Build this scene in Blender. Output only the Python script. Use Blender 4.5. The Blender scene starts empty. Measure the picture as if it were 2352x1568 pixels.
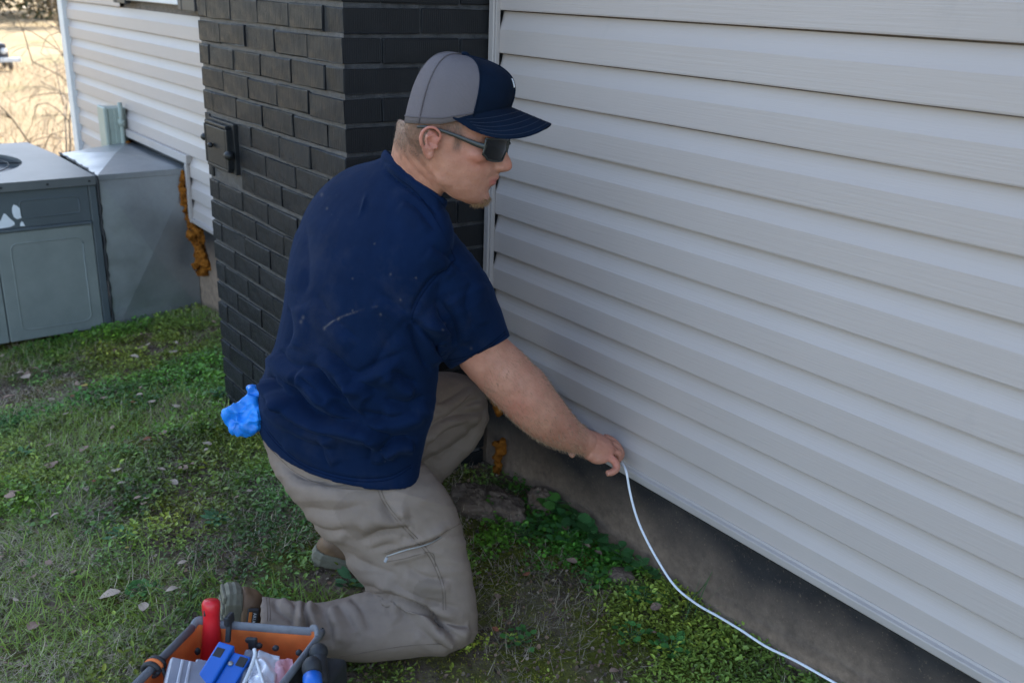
import bpy, bmesh, math, random
import numpy as np
from mathutils import Vector, Matrix, noise as mnoise
random.seed(7); rng = np.random.default_rng(11)
scene = bpy.context.scene
COL = scene.collection

# ------------------------------------------------------------------ camera
CAM = np.array([2.051, -1.468, 1.40])
YAW, PITCH, ROLL = math.radians(37.366), math.radians(20.125), math.radians(2.056)
FD = 2206.8                                  # focal length in units of a 2352 px wide picture
def _basis():
    cy, sy, cp, sp = math.cos(YAW), math.sin(YAW), math.cos(PITCH), math.sin(PITCH)
    F = np.array([-cy*cp, sy*cp, -sp]); R = np.array([sy, cy, 0.0]); U = np.cross(R, F)
    c, s = math.cos(ROLL), math.sin(ROLL)
    return c*R + s*U, -s*R + c*U, F
CR, CU, CF = _basis()
cam = bpy.data.cameras.new('camera'); camo = bpy.data.objects.new('camera', cam); COL.objects.link(camo)
cam.sensor_width = 36.0; cam.lens = 36.0*FD/2352.0
cam.clip_start = 0.05; cam.clip_end = 2000
m = Matrix(((CR[0], CU[0], -CF[0]), (CR[1], CU[1], -CF[1]), (CR[2], CU[2], -CF[2]))).to_4x4()
m.translation = Vector(CAM); camo.matrix_world = m
cam.dof.use_dof = True; cam.dof.focus_distance = 2.05; cam.dof.aperture_fstop = 5.0
scene.camera = camo
# ------------------------------------------------------------------ sky, sun, exposure
SUN_EL, SUN_AZ = math.radians(36), math.atan2(0.80, -0.60)      # the sun stands behind the house, to the left
w = bpy.data.worlds.new('World'); scene.world = w; w.use_nodes = True
nt = w.node_tree; nt.nodes.clear()
sky = nt.nodes.new('ShaderNodeTexSky'); sky.sky_type = 'NISHITA'; sky.sun_disc = False
sky.sun_elevation = SUN_EL
sky.air_density = 1.0; sky.dust_density = 2.2; sky.ozone_density = 0.35
sky.sun_rotation = math.pi/2 - SUN_AZ
bg = nt.nodes.new('ShaderNodeBackground'); bg.inputs['Strength'].default_value = 0.13
ow = nt.nodes.new('ShaderNodeOutputWorld')
nt.links.new(sky.outputs[0], bg.inputs[0]); nt.links.new(bg.outputs[0], ow.inputs[0])
sl = bpy.data.lights.new('sun', 'SUN'); sl.energy = 3.2; sl.angle = math.radians(0.53); sl.color = (1.0, 0.93, 0.82)
so = bpy.data.objects.new('sun', sl); COL.objects.link(so)
sd = Vector((math.cos(SUN_AZ)*math.cos(SUN_EL), math.sin(SUN_AZ)*math.cos(SUN_EL), math.sin(SUN_EL)))
so.rotation_euler = sd.to_track_quat('Z', 'Y').to_euler(); so.location = (-6, 8, 9)
vs = scene.view_settings
vs.view_transform = 'Standard'; vs.look = 'None'; vs.gamma = 1.0; vs.exposure = 2.4; vs.use_curve_mapping = False

# ------------------------------------------------------------------ helpers
def at(x, y, d):
    """point seen at picture position x, y (2352 wide) at depth d metres"""
    return CAM + d*(CF + (x-1176)/FD*CR - (y-784)/FD*CU)
def on(x, y, axis, val):
    r = CF + (x-1176)/FD*CR - (y-784)/FD*CU
    return CAM + r*(val-CAM[axis])/r[axis]
def projp(P):
    d = np.asarray(P)-CAM; z = d@CF
    return 1176+FD*(d@CR)/z, 784-FD*(d@CU)/z, z
def link(o, parent=None):
    COL.objects.link(o)
    if parent is not None: o.parent = parent
    return o
def tag(o, label=None, cat=None, group=None, kind=None):
    if label: o['label'] = label
    if cat: o['category'] = cat
    if group: o['group'] = group
    if kind: o['kind'] = kind
    return o
def empty(name, loc=(0, 0, 0)):
    o = bpy.data.objects.new(name, None); o.location = loc; o.empty_display_size = 0.1
    COL.objects.link(o); bpy.context.view_layer.update() if False else None
    return o
def mobj(name, verts, faces, mat, parent=None, smooth=False, world=True):
    """mesh object; vertices in world coordinates (shifted when the parent Empty is not at the origin)"""
    me = bpy.data.meshes.new(name)
    v = np.asarray(verts, dtype=float)
    if parent is not None and world:
        off = np.array(parent.location)
        p = parent.parent
        while p is not None: off = off+np.array(p.location); p = p.parent
        v = v-off
    me.from_pydata(v.tolist(), [], faces if isinstance(faces, list) else faces.tolist())
    if mat: me.materials.append(mat)
    if smooth: me.polygons.foreach_set('use_smooth', np.ones(len(me.polygons), bool))
    me.update()
    return link(bpy.data.objects.new(name, me), parent)
def bmobj(name, bm, mat, parent=None, smooth=False):
    bm.verts.ensure_lookup_table()
    me = bpy.data.meshes.new(name); 
    if parent is not None:
        off = Vector(parent.location); p = parent.parent
        while p is not None: off = off+Vector(p.location); p = p.parent
        bmesh.ops.translate(bm, verts=bm.verts, vec=-off)
    bm.to_mesh(me); bm.free()
    if mat: me.materials.append(mat)
    if smooth: me.polygons.foreach_set('use_smooth', np.ones(len(me.polygons), bool))
    return link(bpy.data.objects.new(name, me), parent)
def obox(bm, c, ax, ay, az, bevel=0.0, seg=1):
    """box with centre c and half-axis vectors"""
    c, ax, ay, az = map(Vector, (c, ax, ay, az))
    vs_ = [bm.verts.new(c+sx*ax+sy*ay+sz*az) for sx in (-1, 1) for sy in (-1, 1) for sz in (-1, 1)]
    q = [(0, 1, 3, 2), (4, 6, 7, 5), (0, 4, 5, 1), (2, 3, 7, 6), (0, 2, 6, 4), (1, 5, 7, 3)]
    fs = [bm.faces.new([vs_[i] for i in f]) for f in q]
    bmesh.ops.recalc_face_normals(bm, faces=fs)
    if bevel > 0:
        es = list({e for f in fs for e in f.edges})
        bmesh.ops.bevel(bm, geom=es, offset=bevel, segments=seg, affect='EDGES', profile=0.6)
    return bm
def box(name, lo, hi, mat, parent=None, bevel=0.0, seg=1):
    lo, hi = np.array(lo, float), np.array(hi, float); c = (lo+hi)/2; h = (hi-lo)/2
    bm = bmesh.new(); obox(bm, c, (h[0], 0, 0), (0, h[1], 0), (0, 0, h[2]), bevel, seg)
    return bmobj(name, bm, mat, parent)
def unit(v): v = np.asarray(v, float); return v/np.linalg.norm(v)
def loft_np(rings, cap=True):
    """rings: list of (n,3) arrays -> verts, faces (closed, capped)"""
    n = len(rings[0]); V = np.vstack(rings); Fs = []
    for i in range(len(rings)-1):
        for j in range(n):
            a = i*n+j; b = i*n+(j+1) % n
            Fs.append([a, b, b+n, a+n])
    if cap:
        k = len(V); V = np.vstack([V, rings[0].mean(0), rings[-1].mean(0)])
        for j in range(n):
            Fs.append([k, (j+1) % n, j]); e = (len(rings)-1)*n
            Fs.append([k+1, e+j, e+(j+1) % n])
    return V, Fs
def catmull(pts, n):
    """smooth resampling of control rows (any width) to n rows per span"""
    P = np.asarray(pts, float); P = np.vstack([2*P[0]-P[1], P, 2*P[-1]-P[-2]]); out = []
    for i in range(1, len(P)-2):
        for k in range(n):
            t = k/n
            out.append(0.5*((2*P[i])+(-P[i-1]+P[i+1])*t+(2*P[i-1]-5*P[i]+4*P[i+1]-P[i+2])*t*t+(-P[i-1]+3*P[i]-3*P[i+1]+P[i+2])*t**3))
    out.append(P[-2]); return np.array(out)
def tube_np(pts, rad, n=12, sub=4, flat=1.0, up=None):
    """tube along points with radius; flat scales the radius along 'up'"""
    Q = catmull(np.hstack([np.asarray(pts, float), np.asarray(rad, float).reshape(-1, 1)]), sub) if sub > 1 else np.hstack([np.asarray(pts, float), np.asarray(rad, float).reshape(-1, 1)])
    P, r = Q[:, :3], np.maximum(Q[:, 3], 1e-4); rings = []
    T = np.gradient(P, axis=0); T /= np.linalg.norm(T, axis=1)[:, None]+1e-12
    u = np.array(up if up is not None else (0.31, 0.2, 0.93), float)
    for i in range(len(P)):
        a = u-T[i]*(u@T[i])
        if np.linalg.norm(a) < 1e-3: a = np.array([1, 0, 0])-T[i]*T[i][0]
        a = unit(a); b = np.cross(T[i], a)
        if up is None: u = a
        th = np.linspace(0, 2*np.pi, n, endpoint=False)
        rings.append(P[i]+r[i]*(flat*np.cos(th)[:, None]*a+np.sin(th)[:, None]*b))
    return loft_np(rings)
def ball_np(c, ax, ay, az, nu=16, nv=10):
    c = np.asarray(c, float); rings = []
    for i in range(nv+1):
        ph = np.pi*(i+0.02)/(nv+0.04)-np.pi/2; th = np.linspace(0, 2*np.pi, nu, endpoint=False)
        rings.append(c+np.cos(ph)*(np.cos(th)[:, None]*np.asarray(ax)+np.sin(th)[:, None]*np.asarray(ay))+np.sin(ph)*np.asarray(az))
    return loft_np(rings)
def merge(parts):
    V, Fs, k = [], [], 0
    for v, f in parts:
        V.append(v); Fs += [[i+k for i in q] for q in f]; k += len(v)
    return np.vstack(V), Fs
def remesh(parts, voxel, smooth_it=4, fac=0.5):
    """union of closed pieces as one continuous surface -> (verts, quads, normals)"""
    V, Fs = merge(parts)
    me = bpy.data.meshes.new('tmp'); me.from_pydata(V.tolist(), [], Fs); me.update()
    bm = bmesh.new(); bm.from_mesh(me)
    bmesh.ops.recalc_face_normals(bm, faces=bm.faces); bm.to_mesh(me); bm.free()
    o = bpy.data.objects.new('tmp', me); COL.objects.link(o)
    md = o.modifiers.new('r', 'REMESH'); md.mode = 'VOXEL'; md.voxel_size = voxel
    if smooth_it:
        ms = o.modifiers.new('s', 'SMOOTH'); ms.factor = fac; ms.iterations = smooth_it
    dg = bpy.context.evaluated_depsgraph_get(); ev = o.evaluated_get(dg); em = ev.to_mesh()
    n = len(em.vertices); co = np.empty(n*3); em.vertices.foreach_get('co', co)
    no = np.empty(n*3); em.vertices.foreach_get('normal', no)
    fs = [list(p.vertices) for p in em.polygons]
    ev.to_mesh_clear(); bpy.data.objects.remove(o); bpy.data.meshes.remove(me)
    return co.reshape(-1, 3), fs, no.reshape(-1, 3)
def lap(V, Fs, mask, it=10, fac=0.5):
    e = np.array([(a, b) for q_ in Fs for a, b in zip(q_, q_[1:]+q_[:1])]); n = len(V); deg = np.bincount(e[:, 0], minlength=n)+np.bincount(e[:, 1], minlength=n)
    for _ in range(it):
        S_ = np.stack([np.bincount(e[:, 0], V[e[:, 1], k], n)+np.bincount(e[:, 1], V[e[:, 0], k], n) for k in range(3)], 1)/np.maximum(deg, 1)[:, None]
        V = V+(S_-V)*(fac*mask)[:, None]
    return V
def vnormals(V, Fs):
    f = np.array([q_[:3] for q_ in Fs]); n_ = np.cross(V[f[:, 1]]-V[f[:, 0]], V[f[:, 2]]-V[f[:, 0]]); N = np.zeros_like(V)
    for q_ in range(3):
        for k in range(3): N[:, k] += np.bincount(f[:, q_], n_[:, k], len(V))
    return N/(np.linalg.norm(N, axis=1)[:, None]+1e-12)
def polyd(px, py, line):
    """distance to a polyline in the plane, and position along it 0..1"""
    best = np.full(px.shape, 1e9); tt = np.zeros(px.shape); L = np.asarray(line, float)
    seg = np.linalg.norm(np.diff(L, axis=0), axis=1); cum = np.concatenate([[0], np.cumsum(seg)]); tot = cum[-1]
    for i in range(len(L)-1):
        d = L[i+1]-L[i]; t = np.clip(((px-L[i][0])*d[0]+(py-L[i][1])*d[1])/(d@d), 0, 1)
        q = np.hypot(px-L[i][0]-t*d[0], py-L[i][1]-t*d[1]); k = q < best
        best[k] = q[k]; tt[k] = (cum[i]+t[k]*seg[i])/tot
    return best, tt
def vnoise(P, seed=0):
    """cheap smooth value noise of 3D points, about -1..1"""
    P = np.asarray(P, float); i = np.floor(P).astype(np.int64); f = P-i; f = f*f*(3-2*f)
    def h(a, b, c):
        k = (a*374761393+b*668265263+c*2147483647+seed*1274126177) & 0x7fffffff
        k = ((k ^ (k >> 13))*1274126177) & 0x7fffffff
        return ((k ^ (k >> 16)) & 0xffff)/32767.5-1
    r = 0
    for dx in (0, 1):
        for dy in (0, 1):
            for dz in (0, 1):
                wgt = (f[:, 0] if dx else 1-f[:, 0])*(f[:, 1] if dy else 1-f[:, 1])*(f[:, 2] if dz else 1-f[:, 2])
                r = r+wgt*h(i[:, 0]+dx, i[:, 1]+dy, i[:, 2]+dz)
    return r
from mathutils.bvhtree import BVHTree
def seam_lines(V, Fs, lines, rad, mat, parent, name='seam', lift=0.0004):
    """thin stitched seams laid on a finished surface"""
    bvh = BVHTree.FromPolygons(V.tolist(), Fs); parts = []
    for L in lines:
        P = catmull(L, 8) if len(L) > 2 else np.linspace(L[0], L[1], 8); pts = []
        for x, y in P:
            d = unit(CF+(x-1176)/FD*CR-(y-784)/FD*CU); h = bvh.ray_cast(Vector(CAM), Vector(d), 4.0)
            if h[0] is not None: pts.append(np.array(h[0])-d*lift)
        if len(pts) > 3:
            Q = np.array(pts); Q[1:-1] = (Q[:-2]+Q[1:-1]*2+Q[2:])/4; v, f = tube_np(Q, [rad]*len(Q), 6, 1); mobj(name, v, f, mat, parent, True)
def big_mesh(name, V, F, mat, col=None, parent=None, smooth=False):
    """fast mesh from arrays; F is (k,3) or (k,4); col is a per-vertex colour (n,3)"""
    V = np.ascontiguousarray(V, np.float32); F = np.ascontiguousarray(F, np.int32); k = F.shape[1]
    me = bpy.data.meshes.new(name); me.vertices.add(len(V)); me.vertices.foreach_set('co', V.ravel())
    me.loops.add(F.size); me.loops.foreach_set('vertex_index', F.ravel())
    me.polygons.add(len(F)); me.polygons.foreach_set('loop_start', np.arange(0, F.size, k, dtype=np.int32))
    me.polygons.foreach_set('loop_total', np.full(len(F), k, np.int32))
    if smooth: me.polygons.foreach_set('use_smooth', np.ones(len(F), bool))
    if col is not None:
        a = me.color_attributes.new('col', 'FLOAT_COLOR', 'POINT')
        a.data.foreach_set('color', np.hstack([col, np.ones((len(col), 1))]).astype(np.float32).ravel())
    if mat: me.materials.append(mat)
    me.update(calc_edges=True); me.validate()
    return link(bpy.data.objects.new(name, me), parent)

# ------------------------------------------------------------------ materials
class M_:
    """small node-material builder"""
    def __init__(s, name, rough=0.6, spec=0.5, metal=0.0):
        s.m = bpy.data.materials.new(name); s.m.use_nodes = True; s.t = s.m.node_tree
        s.b = s.t.nodes['Principled BSDF']
        s.b.inputs['Roughness'].default_value = rough; s.b.inputs['Specular IOR Level'].default_value = spec
        s.b.inputs['Metallic'].default_value = metal
        s.co = s.t.nodes.new('ShaderNodeTexCoord')
    def N(s, kind, **kw):
        n = s.t.nodes.new(kind)
        for k, v in kw.items():
            if k in n.inputs: n.inputs[k].default_value = v
            else: setattr(n, k, v)
        return n
    def L(s, a, b): s.t.links.new(a, b); return s
    def map(s, scale=(1, 1, 1), rot=(0, 0, 0), src='Object'):
        n = s.N('ShaderNodeMapping'); n.inputs['Scale'].default_value = scale; n.inputs['Rotation'].default_value = rot
        s.L(s.co.outputs[src], n.inputs['Vector']); return n.outputs[0]
    def noise(s, scale=5, detail=4, rough=0.55, vec=None, dist=0.0):
        n = s.N('ShaderNodeTexNoise'); n.inputs['Scale'].default_value = scale; n.inputs['Detail'].default_value = detail
        n.inputs['Roughness'].default_value = rough; n.inputs['Distortion'].default_value = dist
        s.L(vec if vec is not None else s.co.outputs['Object'], n.inputs['Vector']); return n.outputs['Fac']
    def ramp(s, fac, stops):
        n = s.N('ShaderNodeValToRGB'); e = n.color_ramp.elements
        while len(e) < len(stops): e.new(0.5)
        for el, (p, c) in zip(e, stops):
            el.position = p; el.color = (c, c, c, 1) if isinstance(c, (int, float)) else (*c, 1)
        s.L(fac, n.inputs[0]); return n.outputs[0]
    def mix(s, fac, a, b, blend='MIX'):
        n = s.N('ShaderNodeMix', data_type='RGBA', blend_type=blend)
        for sock, v in ((n.inputs[0], fac), (n.inputs[6], a), (n.inputs[7], b)):
            if isinstance(v, (int, float)): sock.default_value = v
            elif isinstance(v, tuple): sock.default_value = (*v, 1)
            else: s.L(v, sock)
        return n.outputs[2]
    def math(s, op, a, b=0.0, c=None):
        n = s.N('ShaderNodeMath', operation=op)
        for i, v in enumerate((a, b) if c is None else (a, b, c)):
            if isinstance(v, (int, float)): n.inputs[i].default_value = v
            else: s.L(v, n.inputs[i])
        return n.outputs[0]
    def color(s, c):
        if isinstance(c, tuple): s.b.inputs['Base Color'].default_value = (*c, 1)
        else: s.L(c, s.b.inputs['Base Color'])
        return s
    def rough(s, r):
        if isinstance(r, (int, float)): s.b.inputs['Roughness'].default_value = r
        else: s.L(r, s.b.inputs['Roughness'])
        return s
    def bump(s, h, strength=0.3, dist=0.002):
        n = s.N('ShaderNodeBump'); n.inputs['Strength'].default_value = strength; n.inputs['Distance'].default_value = dist
        s.L(h, n.inputs['Height'])
        if s.b.inputs['Normal'].is_linked:
            s.L(s.b.inputs['Normal'].links[0].from_socket, n.inputs['Normal'])
        s.L(n.outputs[0], s.b.inputs['Normal']); return s
    def attr(s, name):
        n = s.N('ShaderNodeAttribute', attribute_name=name); return n
def simple(name, c, rough=0.6, var=0.12, scale=30, bump=0.15, metal=0.0, spec=0.5, bscale=None):
    q = M_(name, rough, spec, metal)
    f = q.noise(scale, 5); dk = tuple(x*(1-var) for x in c); lt = tuple(min(1, x*(1+var)) for x in c)
    q.color(q.ramp(f, [(0.3, dk), (0.7, lt)]))
    if bump: q.bump(q.noise(bscale or scale*6, 4), bump, 0.001)
    return q.m

MAT = {}
# vinyl siding: warm light grey, embossed wood grain
q = M_('vinyl_siding', 0.48, 0.4)
g1 = q.noise(1, 6, 0.62, q.map((5, 60, 190))); g2 = q.noise(3.0, 3)
q.color(q.mix(g2, (0.410, 0.348, 0.312), (0.462, 0.396, 0.358)))
dirt = q.ramp(q.noise(9, 6, 0.7, q.map((1, 1, 0.35))), [(0.62, 0.0), (0.8, 1.0)])
q.color(q.mix(q.math('MULTIPLY', dirt, 0.16), q.b.inputs['Base Color'].links[0].from_socket, (0.22, 0.20, 0.18)))
q.bump(q.ramp(g1, [(0.38, 0.0), (0.62, 1.0)]), 0.28, 0.0009); q.bump(q.noise(2.5, 2), 0.2, 0.006); MAT['siding'] = q.m
MAT['lap_shadow_grime'] = simple('siding_shadow_grime', (0.14, 0.112, 0.092), 0.9, 0.3, 40, 0.2)  # strip under each lap: shadow line put into the colour, together with brown dirt
MAT['trim'] = simple('trim_vinyl', (0.385, 0.335, 0.305), 0.45, 0.05, 8, 0.05)
MAT['white_trim'] = simple('white_trim', (0.62, 0.62, 0.61), 0.5, 0.04, 8, 0.03)
# black paint over combed brick
q = M_('painted_brick', 0.5, 0.22)
wv = q.N('ShaderNodeTexWave', wave_type='BANDS', bands_direction='X'); wv.inputs['Scale'].default_value = 55; wv.inputs['Distortion'].default_value = 2.6; wv.inputs['Detail'].default_value = 3; wv.inputs['Detail Scale'].default_value = 2.0
q.L(q.map((1, 1, 0.12)), wv.inputs['Vector'])
oi = q.N('ShaderNodeObjectInfo')
n1 = q.noise(14, 5); base = q.ramp(n1, [(0.3, (0.0062, 0.0072, 0.0088)), (0.72, (0.0155, 0.0170, 0.0200))])
base = q.mix(q.math('MULTIPLY', oi.outputs['Random'], 0.45), base, (0.024, 0.0258, 0.029))
chip = q.ramp(q.noise(60, 4, 0.7), [(0.80, 0.0), (0.82, 1.0)])
q.color(q.mix(q.math('MULTIPLY', chip, 0.35), base, (0.20, 0.13, 0.09)))
q.rough(q.ramp(q.noise(25, 4), [(0.3, 0.38), (0.7, 0.6)]))
q.bump(wv.outputs['Fac'], 0.8, 0.002); q.bump(q.noise(160, 4, 0.7), 0.5, 0.0016); q.bump(q.noise(22, 3), 0.35, 0.005); MAT['brick'] = q.m
q = M_('painted_brick_shaded', 0.6, 0.35)  # darker copy of the brick paint: shade on the chimney's right flank put into colour
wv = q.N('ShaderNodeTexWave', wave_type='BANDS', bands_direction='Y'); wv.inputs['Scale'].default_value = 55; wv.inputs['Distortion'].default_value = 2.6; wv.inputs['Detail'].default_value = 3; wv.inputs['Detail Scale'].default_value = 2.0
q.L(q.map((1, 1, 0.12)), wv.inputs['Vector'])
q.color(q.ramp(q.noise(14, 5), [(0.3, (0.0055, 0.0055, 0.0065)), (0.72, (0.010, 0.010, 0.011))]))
q.bump(wv.outputs['Fac'], 0.3, 0.0014); q.bump(q.noise(160, 4, 0.7), 0.35, 0.0012); q.bump(q.noise(22, 3), 0.3, 0.004); MAT['brick_shaded'] = q.m
q = M_('painted_mortar', 0.5, 0.5)
q.color(q.ramp(q.noise(35, 5), [(0.3, (0.022, 0.022, 0.024)), (0.75, (0.075, 0.072, 0.072))]))
q.bump(q.noise(70, 6, 0.75), 0.9, 0.006); q.bump(q.noise(320, 3, 0.7), 0.5, 0.001); MAT['mortar'] = q.m
q = M_('iron_painted', 0.5, 0.3)
q.color(q.ramp(q.noise(40, 5), [(0.35, (0.008, 0.0085, 0.0095)), (0.8, (0.020, 0.019, 0.018))])); q.bump(q.noise(90, 5, 0.7), 0.5, 0.002); MAT['iron'] = q.m
# foundation: worn black paint over parging, red soil splashed on from below
q = M_('foundation', 0.85, 0.3)
sep = q.N('ShaderNodeSeparateXYZ'); q.L(q.co.outputs['Object'], sep.inputs[0])
hgt = q.math('ADD', sep.outputs['Z'], q.math('MULTIPLY', q.math('SUBTRACT', q.noise(5, 5), 0.5), 0.22))
soil = q.ramp(q.math('MULTIPLY', hgt, 2.2), [(0.20, 1.0), (0.64, 0.0)])
spk = q.noise(150, 4, 0.75); pore = q.ramp(spk, [(0.60, 0.0), (0.66, 1.0)])
blk = q.mix(q.math('MULTIPLY', pore, 0.55), q.ramp(q.noise(9, 5), [(0.3, (0.014, 0.0135, 0.015)), (0.75, (0.036, 0.032, 0.031))]), (0.17, 0.12, 0.085))
brn = q.ramp(q.noise(40, 6, 0.7), [(0.3, (0.17, 0.118, 0.084)), (0.7, (0.36, 0.25, 0.178))])
q.color(q.mix(q.math('MULTIPLY', soil, 0.92), blk, brn))
q.bump(spk, 0.5, 0.002); q.bump(q.noise(18, 5), 0.4, 0.006); MAT['foundation'] = q.m
# ground: red-brown soil, olive moss
q = M_('soil', 0.95, 0.2)
sl_ = q.ramp(q.noise(22, 8, 0.68), [(0.3, (0.07, 0.048, 0.034)), (0.55, (0.165, 0.115, 0.08)), (0.8, (0.28, 0.21, 0.155))])
ms_ = q.ramp(q.noise(90, 6, 0.7), [(0.3, (0.045, 0.05, 0.008)), (0.7, (0.17, 0.17, 0.024))])
mk = q.ramp(q.noise(3.3, 5, 0.6), [(0.47, 0.0), (0.58, 1.0)])
near = q.mix(mk, sl_, ms_)
fld = q.ramp(q.noise(0.35, 7, 0.65), [(0.3, (0.12, 0.14, 0.04)), (0.42, (0.22, 0.18, 0.10)), (0.65, (0.29, 0.225, 0.135))])
fld2 = q.mix(q.ramp(q.noise(6, 7, 0.7), [(0.35, 0.0), (0.75, 0.6)]), fld, (0.16, 0.10, 0.06))
sx = q.N('ShaderNodeSeparateXYZ'); q.L(q.co.outputs['Object'], sx.inputs[0])
far = q.ramp(q.math('MULTIPLY', q.math('ADD', sx.outputs['X'], 5.6), -0.5), [(0.0, 0.0), (1.0, 1.0)])
q.color(q.mix(far, near, fld2))
q.bump(q.noise(60, 7, 0.75), 0.8, 0.01); q.bump(q.noise(400, 3, 0.7), 0.5, 0.002); MAT['soil'] = q.m
def leafmat(name, rough=0.5, trans=0.25):
    q = M_(name, rough, 0.4); a = q.attr('col')
    q.color(q.mix(0.35, a.outputs['Color'], q.mix(q.noise(180, 2), a.outputs['Color'], (0.0, 0.0, 0.0)), 'MIX'))
    q.color(a.outputs['Color'])
    tb = q.N('ShaderNodeBsdfTranslucent'); q.L(a.outputs['Color'], tb.inputs[0])
    mx = q.N('ShaderNodeMixShader'); mx.inputs[0].default_value = trans
    out = q.t.nodes['Material Output']; q.L(q.b.outputs[0], mx.inputs[1]); q.L(tb.outputs[0], mx.inputs[2]); q.L(mx.outputs[0], out.inputs[0])
    return q.m
MAT['leaf'] = leafmat('weed_leaf', 0.42, 0.22); MAT['straw'] = leafmat('dry_straw', 0.8, 0.15)
# ------------------------------------------------------------------ ground
def gz(x, y):
    x = np.asarray(x, float); y = np.asarray(y, float)
    yy = np.where(y < 0, np.maximum(y, -30), np.minimum(y, 0.0)*0)
    a = 0.10+0.085*np.maximum(yy, -1.6)+0.03*np.clip(yy+1.6, -30, 0)
    l = np.minimum(0, x+0.75); a = a+0.125*np.maximum(l, -2.6)+0.075*np.clip(l+2.6, -9, 0)
    a = a+np.where(x < -14, np.minimum((-14-x)*0.012, 2.2), 0)
    P = np.stack([x.ravel()*1.7, y.ravel()*1.7, x.ravel()*0], 1); Q = P*5.3
    b = (0.016*vnoise(P, 3)+0.010*vnoise(Q, 5)).reshape(x.shape)
    return a+b*np.clip(1.0, 0, 1)
def axis_pts(a, b, fine0, fine1, df, grow=1.25):
    p = list(np.arange(fine0, fine1+1e-6, df)); s = df
    while p[-1] < b: s *= grow; p.append(min(b, p[-1]+s))
    s = df
    while p[0] > a: s *= grow; p.insert(0, max(a, p[0]-s))
    return np.array(p)
gx = axis_pts(-400, 300, -2.9, 1.7, 0.03); gy = axis_pts(-300, 300, -1.6, 0.12, 0.03)
GX, GY = np.meshgrid(gx, gy, indexing='ij'); GZ = gz(GX, GY)
GZ = GZ+0.006*vnoise(np.stack([GX.ravel()*31, GY.ravel()*31, 0*GX.ravel()], 1), 9).reshape(GX.shape)*(np.abs(GX) < 4)
nx, ny = GX.shape; idx = np.arange(nx*ny).reshape(nx, ny)
Fq = np.stack([idx[:-1, :-1], idx[1:, :-1], idx[1:, 1:], idx[:-1, 1:]], -1).reshape(-1, 4)
tag(big_mesh('ground', np.stack([GX.ravel(), GY.ravel(), GZ.ravel()], 1), Fq, MAT['soil'], smooth=True), kind='structure')

# ------------------------------------------------------------------ house
house = tag(empty('house', (-1.5, 2.0, 0)), 'house clad in light grey horizontal siding with dark foundation', 'house')
P0, PITCHC = 1.3508, 0.1016
LX0, LX1, RX0, RX1 = -4.387, -0.90, 0.028, 4.2
CH_Y, CH_X0 = -0.4145, -0.935
def plank(x0, x1, z, cut=None):
    """one course of dutch-lap siding, butt edge at height z"""
    prof = [(0.0195, 0.0015), (0.001, 0.0), (0.0, 0.003), (0.0003, 0.030), (0.0006, 0.0555), (0.0016, 0.0572), (0.0070, 0.068), (0.0115, 0.080), (0.0158, 0.0982), (0.0180, 0.0998), (0.0200, 0.112), (0.0212, 0.112)]
    xs = np.linspace(x0, x1, max(2, int((x1-x0)/0.35)+1)); V = []; k = len(prof)
    for i, x in enumerate(xs):
        o = random.uniform(-0.0007, 0.0007); dz = random.uniform(-0.0006, 0.0006)
        V += [(x, py+o, z+pz+dz) for py, pz in prof]
    Fs = [[i*k+j, i*k+j+1, (i+1)*k+j+1, (i+1)*k+j] for i in range(len(xs)-1) for j in range(k-1)]
    o = mobj('siding_plank', V, Fs, MAT['siding'], house, True)
    me = o.data
    me.materials.append(MAT['lap_shadow_grime'])
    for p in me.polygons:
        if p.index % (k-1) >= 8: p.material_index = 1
    me.set_sharp_from_angle(angle=math.radians(14))
    return o
NUP = 16
for k in range(-NUP, 11):
    z = P0-k*PITCHC
    plank(RX0, RX1, z)
    if z > 0.60 or z < 0.30: segs = [(LX0+0.05, LX1)]
    else: segs = [(LX0+0.05, -3.385), (-2.375, LX1)]
    if z > 1.22 and z < 2.75:      # the window interrupts the courses
        segs = [(LX0+0.05, -3.20), (-2.02, LX1)]
    for a, b in segs: plank(a, b, z)
ZTOP = P0+(NUP+1)*PITCHC
# sheathing behind the siding, foundation, trim
box('sheathing', (-3.34, 0.022, 0.36), (RX1, 0.05, ZTOP), MAT['mortar'], house)
box('sheathing', (LX0+0.02, 0.022, 0.36), (-3.39, 0.05, ZTOP), MAT['mortar'], house)
box('sheathing', (-3.388, 0.0225, 0.62), (-3.342, 0.05, ZTOP), MAT['mortar'], house)
def fnd(x0, x1):
    xs = np.linspace(x0, x1, int((x1-x0)/0.03)); zs = np.linspace(-0.9, 0.36, 44)
    X, Z = np.meshgrid(xs, zs, indexing='ij')
    Y = 0.022+0.0025*vnoise(np.stack([X.ravel()*9, Z.ravel()*9, 0*X.ravel()], 1), 4).reshape(X.shape)+0.0012*vnoise(np.stack([X.ravel()*40, Z.ravel()*40, 0*X.ravel()], 1), 6).reshape(X.shape)
    n, m_ = X.shape; id_ = np.arange(n*m_).reshape(n, m_)
    f = np.stack([id_[:-1, :-1], id_[1:, :-1], id_[1:, 1:], id_[:-1, 1:]], -1).reshape(-1, 4)
    off = np.array(house.location)
    return big_mesh('foundation_wall', np.stack([X.ravel(), Y.ravel(), Z.ravel()], 1)-off, f, MAT['foundation'], parent=house, smooth=True)
fnd(LX0+0.03, RX1)
def strip(name, x0, x1, prof, mat):
    V = [(x, a, b) for x in (x0, x1) for a, b in prof]; k = len(prof)
    Fs = [[j, (j+1) % k, k+(j+1) % k, k+j] for j in range(k)]+[list(range(k))[::-1], list(range(k, 2*k))]
    return mobj(name, V, Fs, mat, house)
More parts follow.
